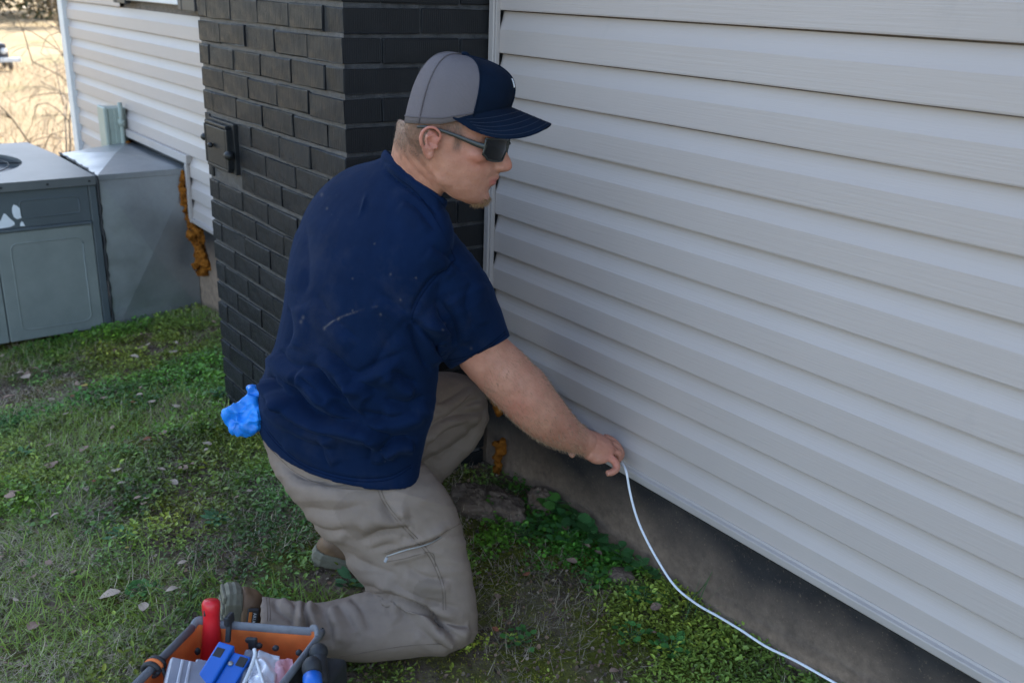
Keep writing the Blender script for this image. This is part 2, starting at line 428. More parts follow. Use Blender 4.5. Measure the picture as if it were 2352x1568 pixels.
sp = [(0.02, 0.352), (-0.002, 0.352), (-0.004, 0.3475), (-0.0115, 0.3455), (-0.0125, 0.343), (-0.0115, 0.329), (-0.009, 0.3262), (0.02, 0.3262)]
strip('starter_strip', RX0-0.006, RX1, sp, MAT['trim']); strip('starter_strip', -2.372, LX1, sp, MAT['trim']); strip('starter_strip', LX0+0.05, -3.40, sp, MAT['trim'])
# J-channel where the siding meets the chimney
bm = bmesh.new()
obox(bm, (0.0175, -0.006, 1.63), (0.0105, 0, 0), (0, 0.010, 0), (0, 0, 1.29), 0.002)
obox(bm, (0.0315, -0.0055, 1.63), (0.003, 0, 0), (0, 0.006, 0), (0, 0, 1.29), 0.001); bmobj('channel_trim', bm, MAT['trim'], house)
# trim round the duct opening
for lo, hi in (((-3.40, -0.016, 0.600), (-2.345, 0.012, 0.6385)), ((-2.375, -0.0165, 0.326), (-2.352, 0.0, 0.5985)), ((-3.4, -0.0165, 0.326), (-3.38, 0.0, 0.5985))):
    box('channel_trim', lo, hi, MAT['trim'], house, 0.002)
box('wall_cavity', (-3.38, 0.021, 0.3), (-2.35, 0.06, 0.62), MAT['iron'], house)
# white corner post
bm = bmesh.new(); obox(bm, (LX0+0.03, 0.0, 1.73), (0.05, 0, 0), (0, 0.022, 0), (0, 0, 1.42), 0.003)
obox(bm, (LX0-0.01, 0.062, 1.73), (0.011, 0, 0), (0, 0.045, 0), (0, 0, 1.42), 0.003); bmobj('corner_post', bm, MAT['white_trim'], house)
# end wall, window, roof
box('end_wall', (LX0, 0.04, -1.0), (LX0+0.1, 7.0, ZTOP), MAT['siding'], house)
box('end_wall', (RX1, 0.0, -0.2), (RX1+0.1, 7.0, ZTOP), MAT['siding'], house)
win = empty('window', (0, 0, 0)); win.parent = house; win.location = Vector((-2.61, 0.0, 1.29))-Vector(house.location)
MAT['shutter'] = simple('shutter_black', (0.02, 0.021, 0.023), 0.5, 0.1, 20, 0.1)
q = M_('window_glass', 0.05, 0.5); q.color((0.02, 0.025, 0.03)); q.b.inputs['Transmission Weight'].default_value = 0.0; MAT['glass'] = q.m
def wbox(name, lo, hi, mat, par=win, bev=0.003): return box(name, lo, hi, mat, par, bev)
wbox('window_sill', (-2.985, -0.035, 1.288), (-2.235, 0.02, 1.335), MAT['white_trim'])
for a, b in ((-2.985, -2.93), (-2.29, -2.235)): wbox('window_frame', (a, -0.03, 1.3355), (b, 0.02, 2.62), MAT['white_trim'])
wbox('window_frame', (-2.985, -0.03, 2.6205), (-2.235, 0.02, 2.68), MAT['white_trim'])
wbox('sash_rail', (-2.9295, -0.018, 1.95), (-2.2905, 0.01, 1.99), MAT['white_trim'])
wbox('pane', (-2.9295, -0.004, 1.336), (-2.2905, 0.004, 1.9495), MAT['glass']); wbox('pane', (-2.9295, -0.008, 1.9905), (-2.2905, 0.0, 2.62), MAT['glass'])
for a, b in ((-3.185, -2.99), (-2.23, -2.03)):
    bm = bmesh.new(); z0, z1 = 1.27, 2.70; c = (a+b)/2; hw = (b-a)/2
    for x in (a+0.02, b-0.02): obox(bm, (x, -0.02, (z0+z1)/2), (0.02, 0, 0), (0, 0.015, 0), (0, 0, (z1-z0)/2), 0.002)
    for z in (z0+0.03, 1.98, z1-0.03): obox(bm, (c, -0.019, z), (hw-0.041, 0, 0), (0, 0.014, 0), (0, 0, 0.03), 0.002)
    sh = bmobj('shutter', bm, MAT['shutter'], house)
    zz = z0+0.075
    while zz < z1-0.07:
        if abs(zz-1.98) > 0.045:
            bm = bmesh.new(); obox(bm, (c, -0.018, zz), (hw-0.0415, 0, 0), (0, 0.004, 0.012), (0, -0.0012, 0.0004), 0)
            bmobj('louvre_slat', bm, MAT['shutter'], sh)
        zz += 0.034
MAT['roof'] = simple('asphalt_shingle', (0.07, 0.065, 0.062), 0.9, 0.3, 12, 0.6)
ev, ry = -0.32, 3.5
mobj('roof', [(LX0-0.3, ev, ZTOP+0.02), (RX1+0.4, ev, ZTOP+0.02), (RX1+0.4, ry, ZTOP+1.75), (LX0-0.3, ry, ZTOP+1.75), (LX0-0.3, 7.3, ZTOP+0.02), (RX1+0.4, 7.3, ZTOP+0.02)],
     [[0, 1, 2, 3], [3, 2, 5, 4], [0, 4, 5, 1], [0, 3, 4], [1, 5, 2]], MAT['roof'], house)
box('gutter', (LX0-0.3, ev-0.1, ZTOP-0.06), (RX1+0.4, ev-0.003, ZTOP+0.05), MAT['white_trim'], house, 0.01)

# ------------------------------------------------------------------ chimney
chim = tag(empty('brick_chimney', (-0.47, -0.2, 0)), 'black painted brick chimney standing out from the grey siding', 'chimney')
BH, BP = 0.0560, 0.0675
core = bmesh.new(); obox(core, ((CH_X0)/2, -0.205, 0.86), (-CH_X0/2-0.007, 0, 0), (0, 0.2030, 0), (0, 0, 1.24), 0); bmobj('mortar_core', core, MAT['mortar'], chim)
box('upper_shaft', (CH_X0+0.002, CH_Y+0.002, 2.102), (-0.002, 0.02, 5.6), MAT['brick'], chim, 0.01)
BV = {}
def brick(cx, cy, cz, lx, ly, var):
    key = (round(lx, 3), round(ly, 3), var)
    if key not in BV:
        r = random.Random(hash(key) & 0xffff); bm = bmesh.new()
        obox(bm, (0, 0, 0), (lx/2, 0, 0), (0, ly/2, 0), (0, 0, BH/2), 0.0028, 2)
        for v in bm.verts:
            v.co += Vector((r.uniform(-1, 1)*0.0014, r.uniform(-1, 1)*0.0012, r.uniform(-1, 1)*0.0017))
        me = bpy.data.meshes.new('brick'); bm.to_mesh(me); bm.free(); me.materials.append(MAT['brick']); me.materials.append(MAT['brick_shaded'])
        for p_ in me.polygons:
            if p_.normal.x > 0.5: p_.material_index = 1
        BV[key] = me
    o = bpy.data.objects.new('brick', BV[key]); COL.objects.link(o); o.parent = chim
    o.location = Vector((cx+random.uniform(-1, 1)*0.001, cy+random.uniform(-1, 1)*0.0013, cz+random.uniform(-1, 1)*0.0012))-Vector(chim.location)
    o.rotation_euler = (random.uniform(-1, 1)*0.006, random.uniform(-1, 1)*0.008, random.uniform(-1, 1)*0.006)
    return o
G = 0.0065
clean = (-0.885, -0.675, 0.862, 1.002)     # the cast iron door sits here
row = -3
while True:
    zc = 1.2255+0.0277-BP*0+(row-16)*BP+0.0   # a stretcher-ended row lies at z = 1.253
    if zc > 2.09: break
    A = (row % 2 == 0)
    cuts = [0.0, -0.189, -0.379, -0.570, -0.757, CH_X0] if A else [0.0, -0.0955, -0.285, -0.479, -0.666, -0.853, CH_X0]
    for i in range(len(cuts)-1):
        b, a = cuts[i], cuts[i+1]
        for (p, r_) in ((a, b),):
            if clean[2] < zc+0.02 and zc-0.02 < clean[3]:
                if a < clean[1]-0.02 and b > clean[0]+0.02:      # clip against the iron door
                    if b > clean[1]+0.03: p = clean[1]+0.01
                    elif a < clean[0]-0.03: r_ = clean[0]-0.008
                    else: continue
            depth = 0.10 if not (i == 0 and not A) else 0.0
            if depth:
                brick((p+r_)/2, CH_Y+0.05, zc, r_-p-G, 0.10, row % 3+i)
    if A:                                        # side: header end belongs to the front stretcher
        for y0, y1 in ((CH_Y+0.1005, -0.095), (-0.095, 0.012)): brick(-0.05, (y0+y1)/2, zc, 0.10, y1-y0-G, row % 3)
    else:
        for y0, y1 in ((CH_Y, -0.206), (-0.206, 0.012)): brick(-0.0485, (y0+y1)/2, zc, 0.0955-G*0.5, y1-y0-G, row % 3)
    row += 1
# cleanout door
cd = empty('cleanout_door', (0, 0, 0)); cd.parent = chim; cd.location = Vector((-0.775, CH_Y, 0.93))-Vector(chim.location)
def cdb(name, c, h, bev=0.003, rz=0.0):
    bm = bmesh.new(); obox(bm, c, (h[0], 0, 0), (0, h[1], 0), (0, 0, h[2]), bev, 2); return bmobj(name, bm, MAT['iron'], cd)
cdb('door_frame', (-0.778, CH_Y+0.004, 0.932), (0.098, 0.012, 0.074)); cdb('door_plate', (-0.785, CH_Y-0.018, 0.930), (0.078, 0.0065, 0.058), 0.004)
cdb('door_rim', (-0.785, CH_Y-0.012, 0.994), (0.085, 0.012, 0.005)); cdb('door_rim', (-0.785, CH_Y-0.012, 0.868), (0.084, 0.012, 0.005))
cdb('door_rim', (-0.699, CH_Y-0.012, 0.931), (0.006, 0.013, 0.058)); cdb('door_rim', (-0.871, CH_Y-0.012, 0.931), (0.006, 0.013, 0.058))
for nm, c, r in (('latch', (-0.682, CH_Y-0.026, 0.918), 0.013), ('hinge_knob', (-0.884, CH_Y-0.02, 0.945), 0.012), ('pull', (-0.805, CH_Y-0.034, 0.932), 0.008)):
    v, f = ball_np(c, (r*1.5, 0, 0), (0, r*1.1, 0), (0, 0, r), 10, 6); mobj(nm, v, f, MAT['iron'], cd, True)

# ------------------------------------------------------------------ air conditioner, duct, box, foam
q = M_('ac_paint_light', 0.5, 0.45)
rust = q.ramp(q.noise(26, 6, 0.7), [(0.60, 0.0), (0.70, 1.0)])
sz = q.N('ShaderNodeSeparateXYZ'); q.L(q.co.outputs['Object'], sz.inputs[0])
low = q.ramp(q.math('ADD', sz.outputs['Z'], 0.12), [(0.0, 1.0), (0.16, 0.0)])
ac_l = q.ramp(q.noise(5, 6, 0.65), [(0.3, (0.165, 0.18, 0.165)), (0.7, (0.225, 0.24, 0.22))])
q.color(q.mix(q.math('MULTIPLY', rust, low), ac_l, (0.05, 0.032, 0.022))); q.bump(q.noise(7, 3), 0.15, 0.004); MAT['ac_light'] = q.m
MAT['ac_dark'] = simple('ac_paint_grey', (0.075, 0.088, 0.093), 0.45, 0.1, 7, 0.06)
MAT['ac_top'] = simple('ac_paint_top', (0.105, 0.11, 0.108), 0.45, 0.2, 5, 0.08)
q = M_('galvanised_steel', 0.38, 0.5, 0.75)
vor = q.N('ShaderNodeTexVoronoi'); vor.inputs['Scale'].default_value = 55; q.L(q.co.outputs['Object'], vor.inputs['Vector'])
gcol = q.mix(0.22, q.ramp(q.noise(4, 6, 0.6), [(0.25, (0.30, 0.315, 0.325)), (0.75, (0.38, 0.395, 0.405))]), q.ramp(vor.outputs['Distance'], [(0.0, 0.35), (1.0, 0.65)]), 'SOFT_LIGHT')
sz = q.N('ShaderNodeSeparateXYZ'); q.L(q.co.outputs['Object'], sz.inputs[0])
splash = q.ramp(q.math('ADD', q.math('ADD', sz.outputs['Z'], 0.12), q.math('MULTIPLY', q.noise(6, 5), -0.12)), [(0.0, 1.0), (0.13, 0.0)])
q.color(q.mix(q.math('MULTIPLY', splash, 0.85), gcol, (0.13, 0.085, 0.05)))
q.L(q.math('SUBTRACT', 0.75, q.math('MULTIPLY', splash, 0.7)), q.b.inputs['Metallic'])
q.rough(q.ramp(q.noise(9, 5), [(0.3, 0.30), (0.7, 0.48)])); q.bump(q.noise(2.2, 2), 0.25, 0.03); MAT['galv'] = q.m
MAT['rubber'] = simple('black_rubber', (0.018, 0.018, 0.02), 0.6, 0.2, 30, 0.1)
MAT['sticker'] = simple('sticker_white', (0.72, 0.73, 0.74), 0.5, 0.05, 30, 0.03)
AX, AXB, AY0, AY1, AZ0, AZ1 = -2.406, -3.46, -0.400, -1.62, -0.130, 0.570
ac = tag(empty('air_conditioner', (-2.93, -1.0, -0.13)), 'grey packaged air conditioner with round top fan opening beside the house', 'air conditioner')
box('cabinet', (AXB, AY1, AZ0+0.002), (AX-0.012, AY0-0.004, AZ1-0.045), MAT['ac_dark'], ac, 0.004)
box('corner_post', (AX-0.05, AY0-0.034, AZ0), (AX, AY0, AZ1-0.040), MAT['ac_dark'], ac, 0.004)
box('side_panel', (AX-0.0125, -1.19, 0.371), (AX-0.003, AY0-0.036, AZ1-0.041), MAT['ac_dark'], ac, 0.002)
box('belt_lip', (AX-0.010, -1.19, 0.357), (AX+0.007, AY0-0.036, 0.3705), MAT['ac_dark'], ac, 0.003)
box('access_panel', (AX-0.0125, -0.828, AZ0), (AX-0.001, AY0-0.036, 0.3565), MAT['ac_light'], ac, 0.003)
box('access_panel', (AX-0.0125, -1.19, AZ0), (AX-0.002, -0.832, 0.3565), MAT['ac_light'], ac, 0.003)
def emboss(y0, y1, z0, z1, x, mat, par, r=0.03):
    """pressed rectangle: a thin raised bead with rounded corners"""
    pts = []
    for cy, cz, a0 in ((y1-r, z1-r, 0), (y0+r, z1-r, 90), (y0+r, z0+r, 180), (y1-r, z0+r, 270)):
        for k in range(6):
            a = math.radians(a0+k*18); pts.append((x, cy+r*math.cos(a), cz+r*math.sin(a)))
    pts.append(pts[0]); v, f = tube_np(pts, [0.0035]*len(pts), 6, 1); return mobj('pressed_bead', v, f, mat, par, True)
for y_ in (-0.43, -0.60, -0.78, -0.95, -1.12):
    v, f = ball_np((AX+0.0125, y_, AZ1-0.02), (.003, 0, 0), (0, .005, 0), (0, 0, .005), 8, 5); mobj('screw', v, f, MAT['iron'], ac, True)
emboss(-0.775, -0.485, -0.085, 0.305, AX-0.002, MAT['ac_light'], ac); emboss(-1.15, -0.865, -0.085, 0.305, AX-0.003, MAT['ac_light'], ac)
emboss(-0.715, -0.478, 0.412, 0.487, AX-0.004, MAT['ac_dark'], ac, 0.014)
# lid with the fan opening
bm = bmesh.new(); fc = (-3.13+0.0, -0.98); fr = 0.385; n = 48
lid_o = [(AX+0.012, AY0-0.002), (AX+0.012, AY1-0.01), (AXB-0.012, AY1-0.01), (AXB-0.012, AY0-0.06), (-3.06, AY0-0.02)]
fc = (-2.94, -0.98)
inner = [bm.verts.new((fc[0]+fr*math.cos(2*math.pi*k/n), fc[1]+fr*math.sin(2*math.pi*k/n), AZ1)) for k in range(n)]
outer = []
for k in range(n):
    a = 2*math.pi*k/n; d = np.array([math.cos(a), math.sin(a)]); best = 9
    for i in range(5):
        p, q2 = np.array(lid_o[i]), np.array(lid_o[(i+1) % 5]); e = q2-p; den = d[0]*e[1]-d[1]*e[0]
        if abs(den) < 1e-9: continue
        r0 = p-np.array(fc); t = (r0[0]*e[1]-r0[1]*e[0])/den; s_ = (r0[0]*d[1]-r0[1]*d[0])/den
        if t > 0 and -1e-6 <= s_ <= 1+1e-6: best = min(best, t)
    outer.append(bm.verts.new((fc[0]+best*d[0], fc[1]+best*d[1], AZ1)))
for k in range(n):
    bm.faces.new([inner[k], outer[k], outer[(k+1) % n], inner[(k+1) % n]])
cor = [min(range(n), key=lambda k: (outer[k].co.x-c[0])**2+(outer[k].co.y-c[1])**2) for c in lid_o]
for k, c in zip(cor, lid_o): outer[k].co.x, outer[k].co.y = c
ex = bmesh.ops.extrude_edge_only(bm, edges=[bm.edges.get((outer[k], outer[(k+1) % n])) for k in range(n)])
for v in ex['geom']:
    if isinstance(v, bmesh.types.BMVert): v.co.z = AZ1-0.038
ex = bmesh.ops.extrude_edge_only(bm, edges=[bm.edges.get((inner[k], inner[(k+1) % n])) for k in range(n)])
for v in ex['geom']:
    if isinstance(v, bmesh.types.BMVert): v.co.z = AZ1-0.07
bmobj('lid', bm, MAT['ac_top'], ac)
gr = []
for k in range(1, 9): 
    r = fr*k/8.2; pts = [(fc[0]+r*math.cos(a), fc[1]+r*math.sin(a), AZ1-0.016+0.02*(1-(k/8.2)**2)) for a in np.linspace(0, 2*math.pi, 37)]
    gr.append(tube_np(pts, [0.0022]*37, 5, 1))
for k in range(8):
    a = 2*math.pi*k/8; pts = [(fc[0]+r*math.cos(a), fc[1]+r*math.sin(a), AZ1-0.016+0.02*(1-(r/fr)**2)) for r in np.linspace(0.02, fr, 6)]
    gr.append(tube_np(pts, [0.003]*6, 5, 1))
v, f = merge(gr); mobj('fan_grille', v, f, MAT['rubber'], ac, True)
v, f = ball_np((fc[0], fc[1], AZ1-0.12), (0.1, 0, 0), (0, 0.1, 0), (0, 0, 0.05)); fanp = [(v, f)]
for k in range(4):
    a = 2*math.pi*k/4+0.3; c, s = math.cos(a), math.sin(a)
    bm_v = [(fc[0]+r*c-t*s, fc[1]+r*s+t*c, AZ1-0.12+t*0.3+dz) for dz in (0, 0.004) for r, t in ((0.05, -0.05), (0.36, -0.1), (0.36, 0.1), (0.05, 0.05))]
    fanp.append((np.array(bm_v), [[0, 1, 2, 3], [7, 6, 5, 4], [0, 4, 5, 1], [1, 5, 6, 2], [2, 6, 7, 3], [3, 7, 4, 0]]))
v, f = merge(fanp); mobj('fan', v, f, MAT['rubber'], ac)
for y0 in (-0.52, -1.05, -1.5): box('support_block', (AXB+0.05, y0-0.05, -0.40), (AX-0.03, y0+0.05, AZ0), MAT['foundation'], ac)
# torn white sticker on the panel (three scraps)
def scrap(pts, par):
    V = [(AX-0.0022, y, z) for y, z in pts]; mobj('sticker_scrap', V, [list(range(len(V)))], MAT['sticker'], par)
def f7(cx, cy): return tuple(on((cx/3.483)/1.7415, (550+cy/3.483)/1.7415, 0, AX)[1:])
scrap([f7(*c) for c in ((190, 935), (240, 955), (275, 990), (298, 1050), (303, 1120), (270, 1132), (235, 1138), (195, 1110), (172, 1050), (168, 985))], ac)
scrap([f7(*c) for c in ((55, 1058), (80, 1070), (150, 1140), (200, 1180), (208, 1215), (160, 1245), (70, 1262), (-60, 1275), (-60, 1200), (10, 1160), (30, 1110))], ac)
scrap([f7(*c) for c in ((305, 1168), (325, 1185), (352, 1236), (280, 1236), (285, 1195))], ac)
box('unit_pad', (AXB-0.1, AY1-0.1, -0.62), (AX+0.0, AY0+0.05, -0.40), MAT['foundation'], ac, 0.01)
# sheet metal duct between unit and wall
duct = tag(empty('metal_duct', (-2.8, -0.2, -0.13)), 'galvanised sheet metal duct joining the air conditioner to the house wall', 'duct')
def dpanel(name, corners, mat=MAT['galv'], th=0.002):
    c = [np.array(p, float) for p in corners]; n = unit(np.cross(c[1]-c[0], c[3]-c[0]))
    V = [p+n*th for p in c]+[p-n*th for p in c]
    return mobj(name, V, [[0, 1, 2, 3], [7, 6, 5, 4], [0, 4, 5, 1], [1, 5, 6, 2], [2, 6, 7, 3], [3, 7, 4, 0]], mat, duct)
dx = AX+0.004
# side panel: cross-broken, so its two halves lean apart a little
cb = [(dx, -0.392, 0.565), (dx, -0.392, -0.17), (dx+0.004, 0.018, -0.13), (dx+0.004, 0.018, 0.56)]; mid = (dx+0.022, -0.19, 0.2)
V = cb+[mid]; mobj('side_panel', V, [[0, 1, 4], [1, 2, 4], [2, 3, 4], [3, 0, 4]], MAT['galv'], duct)
tp = [(dx, -0.394, 0.568), (dx, 0.018, 0.568), (-3.34, 0.018, 0.563), (-3.06, -0.394, 0.568)]; mid = (-2.82, -0.19, 0.598)
mobj('top_panel', tp+[mid], [[0, 1, 4], [1, 2, 4], [2, 3, 4], [3, 0, 4]], MAT['galv'], duct)
dpanel('far_panel', [(-3.06, -0.394, -0.15), (-3.06, -0.394, 0.565), (-3.34, 0.018, 0.56), (-3.34, 0.018, -0.13)])
box('top_flange', (dx-0.001, -0.390, 0.546), (dx+0.0065, 0.012, 0.5725), MAT['galv'], duct, 0.002)
pts = [(-3.06+(dx+3.06)*t, -0.3955+random.uniform(-1, 1)*0.003, 0.571+random.uniform(-1, 1)*0.003) for t in np.linspace(0, 1, 30)]
pts += [(dx+0.004+random.uniform(-1, 1)*0.002, -0.3955+random.uniform(-1, 1)*0.003, z) for z in np.linspace(0.56, -0.17, 34)]
v, f = tube_np(pts, [random.uniform(0.003, 0.0075) for _ in pts], 7, 1); mobj('sealant_bead', v, f, MAT['rubber'], duct, True)
# foam
q = M_('spray_foam', 0.9, 0.1)
fc_ = q.ramp(q.noise(30, 5, 0.6), [(0.3, (0.085, 0.028, 0.005)), (0.55, (0.24, 0.080, 0.010)), (0.8, (0.36, 0.14, 0.025))])
q.color(fc_); q.bump(q.noise(70, 5, 0.7), 0.8, 0.004); MAT['foam'] = q.m
def foam(name, blobs, label):
    parts = []
    for c, r in blobs:
        for k in range(6):
            d = rng.normal(size=3)*r*0.4; rr = r*rng.uniform(0.5, 0.9)
            parts.append(ball_np(np.array(c)+d, (rr, 0, 0), (0, rr, 0), (0, 0, rr), 10, 7))
    V, Fs, No = remesh(parts, 0.004, 1)
    V = V+No*(0.010*(np.abs(vnoise(V*48, 2))-.3)+0.005*vnoise(V*110, 4))[:, None]
    return tag(mobj(name, V, Fs, MAT['foam'], None, True), label, 'foam')
blobs = []
for cx, cy, r in ((1152, 378, .016), (1148, 400, .022), (1148, 425, .026), (1148, 450, .03), (1149, 475, .03), (1150, 525, .03), (1150, 500, .03), (1150, 550, .034), (1158, 590, .032), (1172, 620, .022), (1182, 640, .022), (1190, 660, .024), (1205, 688, .026), (1215, 715, .03), (1235, 760, .036), (1240, 810, .034), (1250, 850, .032), (1262, 890, .034), (1270, 930, .036), (1268, 970, .036), (1262, 1000, .026)):
    x, y = (cx/1.568)/1.7415, (450+cy/1.568)/1.7415
    blobs.append((on(x, y, 0, -2.394) if cy < 640 else on(x, y, 1, -0.002), r*(0.62 if cy < 640 else 0.85)))
foam('spray_foam', blobs, 'orange spray foam oozing down the wall edge of the metal duct')
for rows_, lb in ((((520, 725, .017), (514, 750, .016), (512, 775, .014)), 'orange foam lump high in the corner between chimney and siding edge'),
                  (((525, 1000, .018), (520, 1030, .020), (512, 1060, .015), (508, 1090, .013), (506, 1120, .013), (504, 1150, .013), (502, 1180, .013), (505, 1210, .012)), 'orange brown foam strip low in the corner between chimney and foundation')):
    blobs = [(on(976.2+cx*.3296, 689+cy*.3296, 1, 0.004), r*0.75) for cx, cy, r in rows_]
    foam('spray_foam', blobs, lb)
v, f = ball_np(on((800/1.568)/1.7415, (450+195/1.568)/1.7415, 1, -0.01), (0.03, 0, 0), (0, 0.02, 0), (0, 0, 0.016)); 
mobj('foam_scrap', v, f, MAT['foam'], duct, True)
# disconnect box on the wall
MAT['ebox'] = simple('box_paint', (0.33, 0.36, 0.30), 0.5, 0.08, 14, 0.08)
eb = tag(empty('electrical_box', (-3.36, 0, 0.53)), 'pale green metal electrical box mounted on the siding above the duct', 'electrical box')
box('box_body', (-3.42, -0.085, 0.535), (-3.30, 0.004, 0.745), MAT['ebox'], eb, 0.004)
box('box_door', (-3.425, -0.108, 0.530), (-3.296, -0.0855, 0.750), MAT['ebox'], eb, 0.006)
box('side_flange', (-3.2995, -0.06, 0.55), (-3.288, -0.01, 0.735), MAT['ebox'], eb, 0.002)
v, f = tube_np([(-3.275, -0.03, 0.45), (-3.275, -0.03, 0.62), (-3.275, -0.03, 0.775)], [0.012]*3, 10, 2); mobj('conduit', v, f, MAT['ebox'], eb, True)
v, f = tube_np([(-3.275, -0.03, 0.655), (-3.275, -0.03, 0.69)], [0.018]*2, 10, 1); mobj('conduit_coupling', v, f, MAT['ebox'], eb, True)
v, f = tube_np([(-3.36, -0.05, 0.54), (-3.36, -0.05, 0.36)], [0.011]*2, 10, 1); mobj('conduit', v, f, MAT['ebox'], eb, True)
# ------------------------------------------------------------------ person
q = M_('skin', 0.5, 0.4)
a_r = q.attr('red'); a_l = q.attr('lip'); a_h = q.attr('hair')
sk = q.ramp(q.noise(28, 5, 0.6), [(0.3, (0.40, 0.175, 0.110)), (0.7, (0.51, 0.245, 0.160))])
sk = q.mix(q.math('MULTIPLY', q.ramp(q.noise(160, 3, 0.7), [(0.55, 0.0), (0.75, 1.0)]), 0.16), sk, (0.30, 0.11, 0.07))
sk = q.mix(q.math('MULTIPLY', q.ramp(q.noise(11, 4, 0.6), [(0.45, 0.0), (0.7, 1.0)]), 0.30), sk, (0.42, 0.15, 0.10))
sk = q.mix(q.math('MULTIPLY', q.ramp(q.noise(330, 2, 0.6), [(0.64, 0.0), (0.70, 1.0)]), 0.35), sk, (0.22, 0.085, 0.05))
sk = q.mix(q.math('MULTIPLY', a_r.outputs['Fac'], 0.62), sk, (0.50, 0.135, 0.095))
sk = q.mix(q.math('MULTIPLY', a_l.outputs['Fac'], 0.8), sk, (0.42, 0.11, 0.095))
hn = q.ramp(q.noise(520, 3, 0.75, q.map((1, 1, 0.35))), [(0.35, 0.62), (0.65, 1.0)])
sk = q.mix(q.math('MULTIPLY', q.math('MULTIPLY', a_h.outputs['Fac'], hn), 0.9), sk, (0.062, 0.040, 0.027))
q.color(sk); q.b.inputs['Subsurface Weight'].default_value = 0.12; q.b.inputs['Subsurface Radius'].default_value = (0.010, 0.004, 0.002); q.b.inputs['Subsurface Scale'].default_value = 0.6
q.rough(q.ramp(q.noise(120, 4), [(0.3, 0.42), (0.7, 0.62)])); q.bump(q.noise(420, 3, 0.7), 0.4, 0.0010); q.bump(q.noise(60, 4), 0.25, 0.0025); MAT['skin'] = q.m
def cloth(name, dark, light, weave=900, rough=0.88, fuzz=0.25):
    q = M_(name, rough, 0.2)
    c = q.ramp(q.noise(16, 6, 0.65), [(0.3, dark), (0.7, light)])
    lint = q.ramp(q.noise(190, 2, 0.5), [(0.735, 0.0), (0.76, 1.0)])
    return q, c, lint
q, c, lint = cloth('navy_cotton', (0.0028, 0.0095, 0.030), (0.0042, 0.0128, 0.040), rough=0.95)
du = q.attr('dust'); vo = q.N('ShaderNodeTexVoronoi'); vo.inputs['Scale'].default_value = 34; q.L(q.co.outputs['Object'], vo.inputs['Vector'])
spk = q.math('MULTIPLY', q.ramp(vo.outputs['Distance'], [(0.030, 1.0), (0.045, 0.0)]), q.ramp(q.noise(5, 2), [(0.5, 0.0), (0.6, 1.0)]))
c = q.mix(q.math('MULTIPLY', spk, 0.30), c, (0.30, 0.28, 0.27)); c = q.mix(q.math('MULTIPLY', q.ramp(q.noise(7, 6, 0.7), [(0.52, 0.0), (0.75, 1.0)]), 0.06), c, (0.20, 0.18, 0.17))
q.color(q.mix(q.math('MULTIPLY', du.outputs['Fac'], 0.30), c, (0.34, 0.28, 0.22))); q.b.inputs['Specular IOR Level'].default_value = 0.08
q.b.inputs['Sheen Weight'].default_value = 0.05; q.b.inputs['Sheen Roughness'].default_value = 0.4; q.b.inputs['Sheen Tint'].default_value = (0.3, 0.5, 1.0, 1)
q.bump(q.noise(700, 2, 0.6), 0.35, 0.0008); MAT['shirt'] = q.m
q, c, lint = cloth('khaki_canvas', (0.200, 0.148, 0.114), (0.245, 0.184, 0.144))
pa = q.attr('patch'); q.color(q.mix(q.math('MULTIPLY', pa.outputs['Fac'], 0.32), c, (0.095, 0.070, 0.050)))
q.bump(q.noise(650, 2, 0.6), 0.3, 0.0006); q.bump(q.noise(34, 4), 0.2, 0.003); MAT['pants'] = q.m
MAT['leather'] = simple('brown_leather', (0.155, 0.085, 0.042), 0.6, 0.25, 30, 0.3)
MAT['sole'] = simple('boot_sole', (0.155, 0.138, 0.095), 0.8, 0.25, 35, 0.4)
MAT['cap_navy'] = simple('cap_twill', (0.0030, 0.0085, 0.021), 0.9, 0.2, 25, 0.35, spec=0.12, bscale=900)
q = M_('cap_mesh', 0.85, 0.2); wv = q.N('ShaderNodeTexWave', wave_type='BANDS', bands_direction='X'); wv.inputs['Scale'].default_value = 95; wv.inputs['Distortion'].default_value = 0.4
q.L(q.co.outputs['UV'], wv.inputs['Vector'])
q.color(q.mix(wv.outputs['Fac'], (0.105, 0.088, 0.090), (0.185, 0.158, 0.160))); q.bump(wv.outputs['Fac'], 0.5, 0.001); q.bump(q.noise(900, 2), 0.4, 0.0006); MAT['cap_mesh'] = q.m
MAT['frame'] = simple('glasses_frame', (0.022, 0.022, 0.018), 0.38, 0.15, 30, 0.05)
q = M_('glasses_lens', 0.12, 0.22); q.color((0.004, 0.005, 0.006)); MAT['lens'] = q.m
MAT['thread'] = simple('metal_zip', (0.32, 0.30, 0.28), 0.45, 0.1, 60, 0.1, 0.6)
person = tag(empty('person', (0.42, -0.6, 0.04)), 'person in navy shirt, khaki work trousers and cap kneeling by the wall', 'person')

